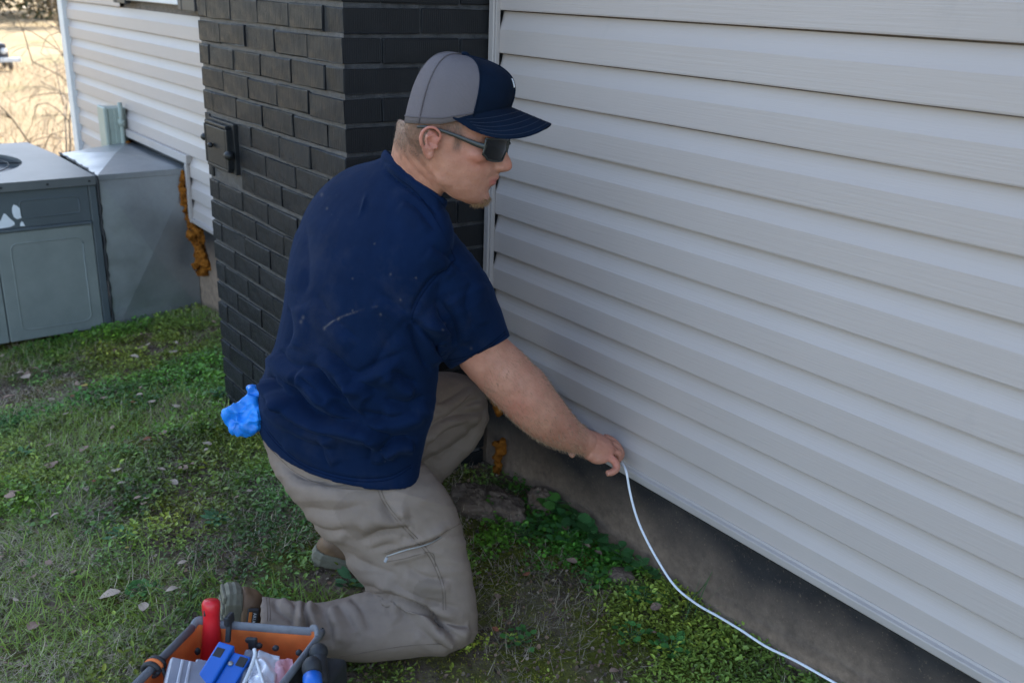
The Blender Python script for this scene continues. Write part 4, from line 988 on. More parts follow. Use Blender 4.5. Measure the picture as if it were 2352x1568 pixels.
S += [([(923, 352), (950, 386), (990, 424), (1008, 450)], -.0011, .0034), ([(938, 345), (966, 378), (1004, 418), (1014, 440)], -.0013, .0036), ([(955, 338), (985, 372), (1012, 408)], -.0010, .0036), ([(930, 348), (958, 382), (998, 421)], .0008, .005), ([(948, 340), (976, 374), (1008, 412)], .0008, .005)]
S += [([(1118, 411), (1130, 408), (1142, 409)], -.0020, .0026), ([(1108, 404), (1115, 412), (1115, 420)], -.0010, .005)]
S += [([(978, 318), (986, 324), (990, 334)], -.0035, .0042), ([(972, 308), (984, 305), (994, 312)], -.0018, .0022)]
S += [([(1110, 860), (1150, 880), (1180, 888)], -.0006, .008), ([(1175, 915), (1210, 895), (1240, 892)], -.0009, .007), ([(1150, 905), (1180, 935), (1205, 940)], -.0007, .008)]
S += [([(1356, 1000), (1352, 1018), (1345, 1036)], -.0012, .004), ([(1372, 1008), (1396, 1022)], .0012, .003), ([(1368, 1020), (1394, 1033)], .0012, .003), ([(1398, 1044), (1412, 1054)], -.002, .0026)]
V = fold(V, No, S)
V = V+No*(0.0008*vnoise(V*60, 41)+0.0003*vnoise(V*150, 42))[:, None]
skin = mobj('body', V, Fs, MAT['skin'], person, True)
hl = (V-HC)/HS; hs, ht, hh = hl@hf, hl@hr, hl@hu; inhead = np.linalg.norm(hl-np.array([0, 0, 0]), axis=1) < 0.18
red = np.zeros(len(V)); lip = np.zeros(len(V)); hair = np.zeros(len(V))
ear = inhead & (np.abs(ht) > .0765) & (hs < .004) & (hs > -.05) & (hh > -.035) & (hh < .028); red[ear] = np.clip(.6+hh[ear]*12, .4, 1)
red += inhead*0.65*np.exp(-(((hs-.062)/.028)**2+((hh+.012)/.02)**2+((np.abs(ht)-.05)/.03)**2)); red += inhead*.55*np.exp(-(((hs-.116)/.012)**2+((hh+.018)/.014)**2))
lip = inhead*np.clip(1.5*np.exp(-(((hs-.096)/.012)**2*.3+((hh+.051)/.0095)**2*1.6+(ht/.024)**2)), 0, 1)*(hs > .085)
nz = vnoise(V*260, 51)*.12+vnoise(V*120, 52)*.1
nape = np.clip((hh+.052+.012*vnoise(V*70, 8))/.03, 0, 1)*np.clip((-.012-hs)/.02, 0, 1)
side = np.clip((hh-.012)/.012, 0, 1)*np.clip((.040-hs)/.02, 0, 1)*np.clip((hs+.03)/.02, 0, 1)
burn = np.clip((hh+.012)/.010, 0, 1)*np.clip((.034-hs)/.006, 0, 1)*np.clip((hs-.014)/.006, 0, 1)
hair = inhead*(~ear)*np.clip(np.maximum(np.maximum(nape, side), burn*.8)*(1+nz), 0, 1)*(np.abs(ht) > 0)
beard = inhead*np.exp(-(((hs-.095)/.022)**2+((hh+.098)/.016)**2))*.75+inhead*.30*np.exp(-(((hs-.100)/.014)**2+((hh+.036)/.007)**2))+inhead*.22*np.clip((.085-np.abs(hh+.085))/.04, 0, 1)*np.clip(1-np.abs(hh+.085)/.04, 0, 1)*(hs > .0)
hair = np.maximum(hair, np.clip(beard*(1+nz), 0, 1))
arm_red = 0.35*np.clip(vnoise(V*14, 61)*.7+.2, 0, 1)*(~inhead); red = np.clip(red+arm_red, 0, 1)
x, y, z = projp(V); red = np.clip(red+.55*np.exp(-(((x-1412)/16)**2+((y-1060)/22)**2))*(z < 2.3)+.3*np.exp(-(((x-1190)/30)**2+((y-930)/22)**2)), 0, 1)
for nm, arr in (('red', red), ('lip', lip), ('hair', hair)):
    a = skin.data.attributes.new(nm, 'FLOAT', 'POINT'); a.data.foreach_set('value', arr.astype(np.float32))
# goatee and nape: short hairs
def strands(name, sel, count, length, bias, c0, c1, wd=.00035, lift=.6):
    ii = np.nonzero(sel)[0]; pick = rng.choice(ii, min(count, len(ii)*4)); P = V[pick]+rng.normal(size=(len(pick), 3))*.001; D = No[pick]*lift+np.asarray(bias)+rng.normal(size=(len(pick), 3))*.28
    D /= np.linalg.norm(D, axis=1)[:, None]; l = length*rng.uniform(.5, 1.1, len(pick))[:, None]
    s_ = np.cross(D, CF); s_ /= np.linalg.norm(s_, axis=1)[:, None]+1e-9
    tip = P+D*l+np.asarray(bias)*l*.3; VV = np.stack([P-s_*wd, P+s_*wd, tip], 1).reshape(-1, 3); FF = np.arange(len(VV)).reshape(-1, 3)
    cc = np.repeat(np.asarray(c0)+(np.asarray(c1)-np.asarray(c0))*rng.random((len(pick), 1)), 3, 0)
    return big_mesh(name, VV-np.array(person.location), FF, MAT['straw'], cc, person)
strands('beard', inhead & (hs > .058) & (hh < -.082) & (hh > -.108) & (np.abs(ht) < .022), 420, .007, -hu*.6+hf*.25, (.12, .065, .03), (.30, .17, .08))
strands('hair', inhead & (hair > .62) & (hs < .03) & (~ear), 5000, .0032, -hu*.7-hf*.35, (.07, .048, .034), (.14, .10, .07), .0002, .3)

x, y, z = projp(V)
strands('arm_hair', (x > 1110) & (x < 1345) & (y > 800) & (z < 2.25) & ((No@CF) < .2) & ~inhead, 2600, .0085, CR*.5-CU*.7, (.16, .10, .06), (.38, .25, .15), .00022, .5)
# ---- cap
cap = empty('cap', (0, 0, 0)); cap.parent = person; cap.location = Vector(HC)-Vector(person.location)
cs, crs_f, crs_b, crt, ctop = -.006, .0975, .0815, .0865, .150
def cap_pt(th, v, off=0.0):
    """th 0 = front; v 0 base .. 1 top"""
    c, s = np.cos(th), np.sin(th)
    ang = v*np.pi/2; k = np.cos(ang)**(0.62); zt = np.sin(ang)**0.80
    base = .034+.042*c*(c > 0)+.018*c*(c <= 0)
    rs = np.where(c > 0, crs_f, crs_b)+off
    rt = crt+off
    lean = .010*c*(c > 0)*np.sin(np.pi*np.clip(v, 0, 1))
    return H(cs+rs*c*k*(1-.02*v)+lean*1.0, rt*s*k, base+(ctop-base)*zt+off*v)
def cap_part(name, t0, t1, mat, nu, par=cap, nv=26):
    th = np.linspace(t0, t1, nu); vv = np.concatenate([np.linspace(0, .9, nv-5), np.linspace(.92, .999, 5)])
    O = np.array([cap_pt(th, np.full(nu, v_)) for v_ in vv]); I = np.array([cap_pt(th, np.full(nu, v_), -.002) for v_ in vv])
    dn = 0.0009*vnoise(O.reshape(-1, 3)*40, 71).reshape(O.shape[:2]); O = O+(O-HC)*dn[..., None]*6
    Vv = np.vstack([O.reshape(-1, 3), I.reshape(-1, 3)]); id_ = np.arange(nu*nv).reshape(nv, nu); f = []
    for i in range(nv-1):
        for j in range(nu-1):
            f.append([int(id_[i, j]), int(id_[i, j+1]), int(id_[i+1, j+1]), int(id_[i+1, j])]); f.append([int(x_)+nu*nv for x_ in (id_[i, j], id_[i+1, j], id_[i+1, j+1], id_[i, j+1])])
    for j in range(nu-1): f.append([int(id_[0, j+1]), int(id_[0, j]), int(id_[0, j])+nu*nv, int(id_[0, j+1])+nu*nv])
    o = mobj(name, Vv, f, mat, par, True)
    uv = o.data.uv_layers.new(name='UVMap'); li = np.empty(len(o.data.loops), np.int32); o.data.loops.foreach_get('vertex_index', li); li = li % (nu*nv)
    uvs = np.stack([np.tile(th, nv)[li]/6.283, np.repeat(vv, nu)[li]], 1).astype(np.float32); uv.data.foreach_set('uv', uvs.ravel())
    return o
seamA = math.radians(60)
cap_part('front_panel', -seamA, 0, MAT['cap_navy'], 28); cap_part('front_panel', 0, seamA, MAT['cap_navy'], 28)
mid_ = math.radians(120)
for a0, a1 in ((seamA, mid_), (mid_, math.pi), (math.pi, 2*math.pi-mid_), (2*math.pi-mid_, 2*math.pi-seamA)): cap_part('mesh_panel', a0, a1, MAT['cap_mesh'], 20)
for a_, mt in ((seamA, 'cap_navy'), (-seamA, 'cap_navy'), (0.0, 'cap_navy'), (mid_, 'cap_mesh'), (-mid_, 'cap_mesh'), (math.pi, 'cap_mesh')):
    pts = np.array([cap_pt(np.array([a_]), np.array([v_]), .0008)[0] for v_ in np.linspace(0, .985, 24)]); v, f = tube_np(pts, [.0016]*24, 6, 1); mobj('seam', v, f, MAT[mt], cap, True)
pts = np.array([cap_pt(np.array([a_]), np.array([0.03]), .0006)[0] for a_ in np.linspace(seamA, 2*math.pi-seamA, 50)]); v, f = tube_np(pts, [.0014]*50, 6, 1); mobj('back_band', v, f, MAT['cap_mesh'], cap, True)
v, f = ball_np(cap_pt(np.array([0.]), np.array([.999]))[0]+hu*.002, hf*.0085, hr*.0085, hu*.005, 12, 8); mobj('top_button', v, f, MAT['cap_navy'], cap, True)
# visor: arched plate
nu, nv = 41, 13; top = []
for j, th in enumerate(np.linspace(-math.radians(80), math.radians(80), nu)):
    b = cap_pt(np.array([th]), np.array([0.03]), -.0015)[0]; bl = (b-HC)/HS; b_s, b_t, b_h = bl@hf, bl@hr, bl@hu
    u_ = th/math.radians(80); ln = .078*max(0.0, 1-abs(u_)**3.2)**0.55
    row = []
    for i in range(nv):
        k = i/(nv-1); t_ = b_t*(1+.02*k); row.append(H(b_s+ln*k, t_, b_h-ln*k*0.16-.030*k*(abs(t_)/.085)**1.6*(ln/.078)))
    top.append(row)
top = np.array(top); thk = hu*.0034
Vv = np.vstack([top.reshape(-1, 3), (top-thk).reshape(-1, 3)]); id_ = np.arange(nu*nv).reshape(nu, nv); f = []
for i in range(nu-1):
    for j in range(nv-1):
        qd = [int(id_[i, j]), int(id_[i+1, j]), int(id_[i+1, j+1]), int(id_[i, j+1])]; f.append(qd); f.append([x_+nu*nv for x_ in qd[::-1]])
bd = [int(id_[i, nv-1]) for i in range(nu)]
for a_, b_ in zip(bd[:-1], bd[1:]): f.append([a_, b_, b_+nu*nv, a_+nu*nv])
vis = mobj('visor', Vv, f, MAT['cap_navy'], cap, True); vis.data.set_sharp_from_angle(angle=math.radians(50))
MAT['stitch'] = simple('navy_stitch', (0.008, 0.015, 0.034), 0.9, 0.1, 40, 0.05)
for k in (3, 5, 7, 9, 11):
    pts = top[2:-2, k]+hu*.0002; v, f = tube_np(pts, [.0006]*len(pts), 5, 1); mobj('stitch_row', v, f, MAT['stitch'], vis, True)
# small pale patch on the cap front
thp = np.linspace(-.09, .09, 9); vp = np.linspace(.30, .46, 7); g_ = np.array([cap_pt(thp, np.full(9, v_), .0016) for v_ in vp]); id_ = np.arange(63).reshape(7, 9)
f = [[int(id_[i, j]), int(id_[i, j+1]), int(id_[i+1, j+1]), int(id_[i+1, j])] for i in range(6) for j in range(8)]
mobj('front_patch', np.vstack([g_.reshape(-1, 3), np.array([cap_pt(thp, np.full(9, v_), -.0005) for v_ in vp]).reshape(-1, 3)]), f+[[a_+63 for a_ in q_[::-1]] for q_ in f]+[[int(id_[i, 0]), int(id_[i+1, 0]), int(id_[i+1, 0])+63, int(id_[i, 0])+63] for i in range(6)]+[[int(id_[i, 8]), int(id_[i, 8])+63, int(id_[i+1, 8])+63, int(id_[i+1, 8])] for i in range(6)], MAT['patch_w'], cap, False)

# ---- sunglasses
gl = empty('sunglasses', (0, 0, 0)); gl.parent = person; gl.location = Vector(HC)-Vector(person.location)
for sg in (1, -1):
    pts = [H(-.048, sg*.0785, .019), H(-.036, sg*.081, .0225), H(-.012, sg*.0825, .0235), H(.024, sg*.0815, .0195), H(.056, sg*.0795, .0140), H(.076, sg*.0765, .0120)]
    v, f = tube_np(pts, np.array([.0024, .0027, .0028, .0036, .0047, .0056])*HS, 10, 4, 0.40, hr); mobj('temple_arm', v, f, MAT['frame'], gl, True)
    # lens and rim: swept from hinge to bridge
    nl = 15; out = []
    for k in range(nl):
        u_ = k/(nl-1); t_ = .0775*(1-u_)+.0075*u_; s_ = .073+.0285*math.sin(u_*math.pi/2)**0.9
        hi = .026+.002*math.sin(u_*math.pi); lo_ = -.006-.005*math.sin(u_*math.pi)**.7 if u_ < .82 else -.006+.012*((u_-.82)/.18)
        if u_ < .12: lo_ = -.006+.005*(1-u_/.12)
        out.append([(s_-.002*(w__-.5)**2, sg*t_, lo_+(hi-lo_)*w__) for w__ in np.linspace(0, 1, 7)])
    G_ = np.array(out); P_ = H(G_[..., 0], G_[..., 1], G_[..., 2]); Vv = np.vstack([P_.reshape(-1, 3), (P_-hf*.0018).reshape(-1, 3)]); id_ = np.arange(nl*7).reshape(nl, 7)
    f = [[int(id_[i, j]), int(id_[i+1, j]), int(id_[i+1, j+1]), int(id_[i, j+1])] for i in range(nl-1) for j in range(6)]; f += [[a_+nl*7 for a_ in q_[::-1]] for q_ in f]
    mobj('lens', Vv, f, MAT['lens'], gl, True)
    loop = list(P_[:, 6])+list(P_[-1, 5:0:-1])+list(P_[::-1, 0])+list(P_[0, 1:6]); loop.append(loop[0])
    v, f = tube_np(np.array(loop), [.0019*HS]*len(loop), 8, 1); mobj('rim', v, f, MAT['frame'], gl, True)
v, f = tube_np([H(.1015, .008, .018), H(.1035, 0, .020), H(.1015, -.008, .018)], [.003]*3, 8, 3); mobj('bridge', v, f, MAT['frame'], gl, True)
# ---- boot patch with its lettering
zsgn = 1.0 if (MR[:, 1]@(-CF)) > 0 else -1.0
def BP_(xf, zf, o): return TR(np.array([xf, zsgn*o, zf]))
bm = bmesh.new(); pc = BP_(-.024, .056, .0395); obox(bm, pc, MR[:, 0]*.0225, MR[:, 2]*.0115, MR[:, 1]*.0045, .003, 2); pch = bmobj('maker_patch', bm, MAT['patch'], bR)
bm = bmesh.new(); obox(bm, BP_(-.024, .0505, .0438), MR[:, 0]*.0175, MR[:, 2]*.0034, MR[:, 1]*.0012, .0005); bmobj('orange_bar', bm, MAT['patch_o'], pch)
fo = bpy.data.curves.new('lettering', 'FONT'); fo.body = 'ARIAT'; fo.size = .0095; fo.extrude = .0003; fo.align_x = 'CENTER'; fo.space_character = 1.25
to = bpy.data.objects.new('lettering', fo); COL.objects.link(to)
dg = bpy.context.evaluated_depsgraph_get(); tm = bpy.data.meshes.new_from_object(to.evaluated_get(dg)); bpy.data.objects.remove(to)
vv = np.array([tuple(v_.co) for v_ in tm.vertices]); Pt = BP_(-.024, .0560, .0442)+vv[:, :1]*MR[:, 0]+vv[:, 1:2]*MR[:, 2]+vv[:, 2:3]*(MR[:, 1]*zsgn)
mobj('lettering', Pt, [list(p_.vertices) for p_ in tm.polygons], MAT['patch_w'], pch)
# ------------------------------------------------------------------ tool bag and what it holds
MAT['bag_out'] = simple('bag_black', (0.014, 0.014, 0.015), 0.75, 0.25, 40, 0.3, bscale=500)
MAT['bag_in'] = simple('bag_orange', (0.72, 0.165, 0.035), 0.75, 0.12, 30, 0.3, bscale=500)
MAT['binding'] = simple('bag_binding', (0.165, 0.165, 0.175), 0.85, 0.12, 60, 0.4, bscale=600)
MAT['red_grip'] = simple('red_plastic', (0.60, 0.014, 0.02), 0.38, 0.1, 20, 0.05)
MAT['blue_pl'] = simple('blue_plastic', (0.006, 0.11, 0.46), 0.42, 0.08, 20, 0.05)
q = M_('clear_plastic', 0.28, 0.5); q.color(q.ramp(q.noise(22, 3), [(0.3, (0.42, 0.43, 0.50)), (0.7, (0.58, 0.58, 0.64))])); q.b.inputs['Transmission Weight'].default_value = 0.45; q.b.inputs['Alpha'].default_value = 1.0; MAT['clear'] = q.m
q = M_('film_white', 0.35, 0.5); q.color(q.ramp(q.noise(14, 3), [(0.35, (0.55, 0.55, 0.60)), (0.7, (0.72, 0.70, 0.73))])); q.b.inputs['Transmission Weight'].default_value = 0.25; MAT['film'] = q.m
MAT['film_pink'] = simple('film_pink', (0.62, 0.33, 0.36), 0.35, 0.15, 30, 0.1)
MAT['film_grey'] = simple('film_grey', (0.16, 0.165, 0.20), 0.35, 0.15, 30, 0.1)
RZ = 0.285
b0, b1 = on(459, 1424, 2, RZ), on(741, 1449, 2, RZ); e1 = b1-b0; e1[2] = 0; bw = np.linalg.norm(e1); e1 /= bw
e2 = on(321.6, 1563.5, 2, RZ)-b0; e2[2] = 0; e2 = unit(e2); BLn = 0.40; ez = np.array([0, 0, 1.0])
gzb = float(gz((b0+e2*.2+e1*.1)[0], (b0+e2*.2+e1*.1)[1]))+0.004
bag = tag(empty('tool_bag', tuple((b0+e1*bw/2+e2*BLn/2)*np.array([1, 1, 0])+np.array([0, 0, gzb]))), 'open tool bag with orange lining, grey binding and black outside', 'tool bag')
def BG(a, b, z): return b0*np.array([1, 1, 0])+e1*a+e2*b+ez*z
top4 = [(0, 0), (bw, 0), (bw*.98, BLn), (0, BLn)]
def rim_pts(n=8):
    """rounded rectangle, slightly bowed"""
    P = []; r = 0.022
    cs_ = [((r, r), 180), ((bw-r, r), 270), ((bw-r, BLn-r), 0), ((r, BLn-r), 90)]
    for (cx, cy), a0 in cs_:
        for k in range(n):
            a = math.radians(a0+90*k/(n-1)); P.append((cx+r*math.cos(a), cy+r*math.sin(a)))
    return np.array(P)
rp = rim_pts(); ctr = rp.mean(0)
def wall(scale, z, bow=0): return np.array([BG(*(ctr+(p-ctr)*scale), z+0.006*math.sin(i*.7)) for i, p in enumerate(rp)])
zs = np.linspace(RZ, gzb, 7)
outer_r = [wall(1.0+.03*math.sin(math.pi*k/6), z) for k, z in enumerate(zs)]; n_ = len(rp)
def shell(rgs, close_end): 
    V = np.vstack(rgs); f = [[i*n_+j, i*n_+(j+1) % n_, (i+1)*n_+(j+1) % n_, (i+1)*n_+j] for i in range(len(rgs)-1) for j in range(n_)]
    if close_end: f.append(list(range((len(rgs)-1)*n_, len(rgs)*n_)))
    return V, f
v, f = shell(outer_r, True); mobj('outer_shell', v, f, MAT['bag_out'], bag, True)
v, f = shell([wall((1.0+.03*math.sin(math.pi*k/6))-.03, max(z, gzb+.01)) for k, z in enumerate(zs)], True); mobj('lining', v, f, MAT['bag_in'], bag, True)
loop = [BG(*(ctr+(p-ctr)*.99), RZ+0.006*math.sin(i*.7)+.002) for i, p in enumerate(rp)]; loop.append(loop[0])
v, f = tube_np(np.array(loop), [.0050]*len(loop), 10, 3, 1.9, ez); mobj('rim_binding', v, f, MAT['binding'], bag, True)
def bc(cx, cy): return (560+cx/2.8)/1.7415, (2380+cy/2.8)/1.7415
def on_back(cx, cy, off=.012):
    x, y = bc(cx, cy); r = CF+(x-1176)/FD*CR-(y-784)/FD*CU; n = e2; p0 = BG(0, off, 0); return CAM+r*((p0-CAM)@n)/(r@n)
def on_left(cx, cy, off=.012):
    x, y = bc(cx, cy); r = CF+(x-1176)/FD*CR-(y-784)/FD*CU; n = e1; p0 = BG(off, 0, 0); return CAM+r*((p0-CAM)@n)/(r@n)
for cx, cy in ((1215, 500), (1335, 562), (1520, 590), (1780, 640)):
    v, f = ball_np(on_back(cx, cy), e1*.0062, e2*.005, ez*.0062, 10, 6); mobj('rivet', v, f, MAT['rubber'], bag, True)
v, f = ball_np(on_left(645, 625), e1*.005, e2*.0055, ez*.0075, 10, 6); mobj('rivet', v, f, MAT['rubber'], bag, True)
bm = bmesh.new(); p0, p1 = on_back(1000, 288, -.002)+ez*.004, on_back(985, 520, .013); obox(bm, (p0+p1)/2, (p1-p0)/2, e1*.0045, e2*.003, .001); bmobj('tie_strap', bm, MAT['rubber'], bag)
bm = bmesh.new(); p0 = on_back(1000, 288, -.002)+ez*.004; obox(bm, p0-e2*.0, e1*.0048, e2*.011, ez*.010, .002); bmobj('tie_strap', bm, MAT['rubber'], bag)
bm = bmesh.new(); obox(bm, on_back(1265, 540, .015), e1*.008, e2*.004, ez*.013, .002); bmobj('clip', bm, MAT['rubber'], bag)
lp = BG(0.0, .138, RZ)
for k, mt in enumerate(('rubber', 'bag_in', 'rubber')):
    c = lp+e2*(.008*(k-1)); pts = [c+e1*(.0135*math.cos(a))+ez*(.0125*math.sin(a)+.001) for a in np.linspace(0, 2*math.pi, 17)]; v, f = tube_np(np.array(pts), [.0046]*17, 8, 1); mobj('cord_loop', v, f, MAT[mt], bag, True)
pts = [lp+e1*.013+ez*.004, lp+e1*.022-ez*.012+e2*.004, lp+e1*.024-ez*.035+e2*.01]; v, f = tube_np(np.array(pts), [.0035]*3, 8, 4); mobj('cord_loop', v, f, MAT['rubber'], bag, True)
# black pockets with tools on the outer side nearest the knee
pk = BG(bw+.028, .080, .13); bm = bmesh.new(); obox(bm, pk, e1*.025, e2*.065, ez*.115, .012, 3); bmobj('side_pocket', bm, MAT['bag_out'], bag, True)
# red handle
d_ = 1.762
rh = tag(empty('red_handled_tool', tuple(at(*bc(770, 900), 1.80))), 'hand tool with a red plastic grip standing in the tool bag', 'tool')
P_ = np.array([at(*bc(798, 48), d_), at(*bc(797, 75), d_), at(*bc(796, 130), d_), at(*bc(800, 240), d_+.004), at(*bc(802, 430), d_+.012), at(*bc(790, 620), d_+.022), at(*bc(765, 790), d_+.032), at(*bc(755, 900), d_+.04)])
v, f = tube_np(P_, [.0125, .0158, .0165, .0150, .0168, .0172, .0165, .015], 20, 5); mobj('grip', v, f, MAT['red_grip'], rh, True)
v, f = tube_np(np.array([P_[-1], P_[-1]+(P_[-1]-P_[-2])*1.5]), [.006, .006], 12, 1); mobj('shank', v, f, MAT['thread'], rh, True)
bm = bmesh.new(); obox(bm, at(*bc(727, 195), d_-.010), CR*.0016, CU*.006, CF*.004, .001); bmobj('grip_slot', bm, MAT['rubber'], rh)
# blue case
d_ = 1.70
bl = tag(empty('blue_case', tuple(at(*bc(900, 900), d_))), 'bright blue plastic tool case leaning inside the tool bag', 'case')
A0, A1, A2 = at(*bc(885, 508), d_), at(*bc(1062, 560), d_-.004), at(*bc(740, 1000), d_-.075)
u_, dn = unit(A1-A0), unit(A2-A0); nn = unit(np.cross(u_, dn)); dn = unit(np.cross(nn, u_)); nn = nn if nn@CF < 0 else -nn
wd_ = np.linalg.norm(A1-A0); bm = bmesh.new(); obox(bm, A0+u_*wd_/2+dn*.11-nn*.012, u_*wd_/2, dn*.11, nn*.012, .003, 2); bmobj('case_body', bm, MAT['blue_pl'], bl)
bm = bmesh.new(); obox(bm, A0+u_*(wd_+.0175)+dn*.115-nn*.018, u_*.0165, dn*.108, nn*.010, .003, 2); bmobj('case_lid', bm, MAT['blue_pl'], bl)
for k, s_ in ((.5*wd_-.004, .0), (wd_+.024, -.006)):
    bm = bmesh.new(); obox(bm, A0+u_*k+dn*.022+nn*(s_-.0005 if s_ == 0 else -.0075), u_*.008, dn*.010, nn*.0012, .001); bmobj('slot', bm, MAT['rubber'], bl)
v, f = ball_np(A0+u_*(wd_+.008)+dn*.032-nn*.006, u_*.005, dn*.005, nn*.003, 10, 6); mobj('screw', v, f, MAT['thread'], bl, True)
# clear organiser
d_ = 1.655
A0, A1, A2 = at(*bc(345, 690), d_), at(*bc(790, 785), d_+.02), at(*bc(235, 1010), d_-.07)
u_, dn = unit(A1-A0), unit(A2-A0); nn = unit(np.cross(u_, dn)); dn = unit(np.cross(nn, u_)); nn = nn if nn@CF < 0 else -nn; wd_ = np.linalg.norm(A1-A0)
og = tag(empty('clear_organiser', tuple(A2)), 'cloudy clear plastic organiser box in the corner of the tool bag', 'box')
bm = bmesh.new(); obox(bm, A0+u_*wd_/2+dn*.1-nn*.013, u_*wd_/2, dn*.1, nn*.013, .004, 3); bmobj('organiser_body', bm, MAT['clear'], og, False)
bm = bmesh.new(); obox(bm, A0+u_*wd_/2+dn*.1+nn*.0015, u_*(wd_/2-.002), dn*.098, nn*.0015, .001); bmobj('lid', bm, MAT['clear'], og)
for k in (.02, wd_*.48): 
    bm = bmesh.new(); obox(bm, A0+u_*k+dn*.1+nn*.0045, u_*.0025, dn*.094, nn*.0016, .001); bmobj('divider_rib', bm, MAT['film'], og)
bm = bmesh.new(); obox(bm, A0+u_*wd_*.80-dn*.004-nn*.006, u_*.012, dn*.007, nn*.007, .002); bmobj('latch', bm, MAT['clear'], og)
# plastic bags: crumpled sheets
def crumple(name, corners, mat, par, amp=.008, n=26, seed=1, thick=.004):
    c = [np.asarray(p, float) for p in corners]; s = np.linspace(0, 1, n); Sx, Sy = np.meshgrid(s, s, indexing='ij')
    P = (1-Sx)[..., None]*(1-Sy)[..., None]*c[0]+Sx[..., None]*(1-Sy)[..., None]*c[1]+Sx[..., None]*Sy[..., None]*c[2]+(1-Sx)[..., None]*Sy[..., None]*c[3]
    nr_ = unit(np.cross(c[1]-c[0], c[3]-c[0])); P = P.reshape(-1, 3)
    h = np.abs(vnoise(P*38+seed, seed))*amp*1.6+np.abs(vnoise(P*80+seed, seed+1))*amp*.8
    bul = (np.sin(np.pi*Sx)*np.sin(np.pi*Sy)).ravel()*amp*2.2; nr_ = nr_ if nr_@CF < 0 else -nr_
    jit = np.stack([vnoise(P*55, seed+k) for k in (3, 4, 5)], 1)*.004
    Pf = P+nr_*(bul-h)[:, None]+jit; Pb = P-nr_*(bul*.6+thick)[:, None]+jit; V = np.vstack([Pf, Pb]); id_ = np.arange(n*n).reshape(n, n); f = []
    for i in range(n-1):
        for j in range(n-1):
            qd = [int(id_[i, j]), int(id_[i+1, j]), int(id_[i+1, j+1]), int(id_[i, j+1])]; f.append(qd); f.append([x_+n*n for x_ in qd[::-1]])
    ed = list(id_[0, :])+list(id_[1:, -1])+list(id_[-1, -2::-1])+list(id_[-2:0:-1, 0]); ed = [int(x_) for x_ in ed]
    for a_, b_ in zip(ed, ed[1:]+ed[:1]): f.append([a_, b_, b_+n*n, a_+n*n])
    return mobj(name, V, f, mat, par, True)
pb = tag(empty('plastic_bag', tuple(at(*bc(1400, 950), 1.70))), 'crumpled white and pink plastic bag in the tool bag', 'plastic bag')
crumple('bag_film', [at(*bc(1320, 605), 1.715), at(*bc(1550, 665), 1.715), at(*bc(1500, 1060), 1.63), at(*bc(1180, 1060), 1.63)], MAT['film'], pb, .006, seed=3)
crumple('pink_film', [at(*bc(1500, 672), 1.722), at(*bc(1700, 690), 1.728), at(*bc(1680, 1000), 1.66), at(*bc(1470, 1060), 1.64)], MAT['film_pink'], pb, .006, seed=9)
gp = tag(empty('grey_pouch', tuple(at(*bc(1100, 950), 1.70))), 'thin grey plastic pouch tied with white string in the tool bag', 'pouch')
crumple('pouch_film', [at(*bc(1180, 600), 1.728), at(*bc(1340, 610), 1.722), at(*bc(1200, 1060), 1.645), at(*bc(950, 1060), 1.65)], MAT['film_grey'], gp, .005, seed=5)
v, f = tube_np(A3((*bc(1280, 598), 1.700), (*bc(1285, 680), 1.690), (*bc(1225, 850), 1.66), (*bc(1150, 1020), 1.63)), [.0035]*4, 8, 5); mobj('string', v, f, MAT['patch_w'], gp, True)
v, f = tube_np(A3((*bc(1290, 700), 1.690), (*bc(1330, 820), 1.662), (*bc(1390, 1010), 1.628)), [.0028]*3, 8, 5); mobj('string', v, f, MAT['patch_w'], gp, True)
# tools in the outer pocket
sc_ = tag(empty('blue_handled_tool', tuple(pk)), 'black and blue tool handle standing in the outer pocket of the tool bag', 'tool')
d_ = 1.66
v, f = ball_np(at(*bc(1925, 815), d_), CR*.0175, CF*.0175, CU*.021); mobj('handle_knob', v, f, MAT['rubber'], sc_, True)
v, f = tube_np(A3((*bc(1925, 830), d_), (*bc(1930, 905), d_-.012)), [.0135, .0135], 14, 2); mobj('handle_neck', v, f, MAT['rubber'], sc_, True)
v, f = tube_np(A3((*bc(1930, 905), d_-.012), (*bc(1938, 1060), d_-.035)), [.0165, .0165], 14, 2); mobj('handle_grip', v, f, MAT['blue_pl'], sc_, True)
bt = tag(empty('black_knob_tool', tuple(pk)), 'black round ended tool beside the bag, next to the knee', 'tool')
v, f = ball_np(at(*bc(2000, 635), 1.70), CR*.017, CF*.017, CU*.016); mobj('knob', v, f, MAT['rubber'], bt, True)
v, f = tube_np(A3((*bc(2000, 640), 1.70), (*bc(2010, 800), 1.68), (*bc(2020, 1000), 1.655)), [.0135, .0145, .015], 14, 4); mobj('shaft', v, f, MAT['rubber'], bt, True)
# ------------------------------------------------------------------ blue gloves in the back pocket
q = M_('nitrile', 0.42, 0.5); q.color(q.ramp(q.noise(18, 4), [(0.3, (0.008, 0.16, 0.56)), (0.7, (0.015, 0.26, 0.80))])); q.b.inputs['Subsurface Weight'].default_value = 0.15; q.bump(q.noise(60, 4, 0.6), 0.35, 0.003); MAT['nitrile'] = q.m
gparts = []
for (x, y, d, r) in ((575, 930, 2.10, .030), (555, 950, 2.10, .036), (535, 958, 2.10, .030), (524, 962, 2.10, .020), (560, 970, 2.095, .034), (584, 978, 2.10, .026), (592, 955, 2.10, .034), (583, 912, 2.105, .020), (578, 898, 2.105, .014), (590, 900, 2.11, .016), (545, 975, 2.095, .022)):
    gparts.append(ball_np(at(x, y, d), CR*r*.92, CF*r*1.0, CU*r*.72, 14, 9))
V, Fs, No = remesh(gparts, .0036, 2)
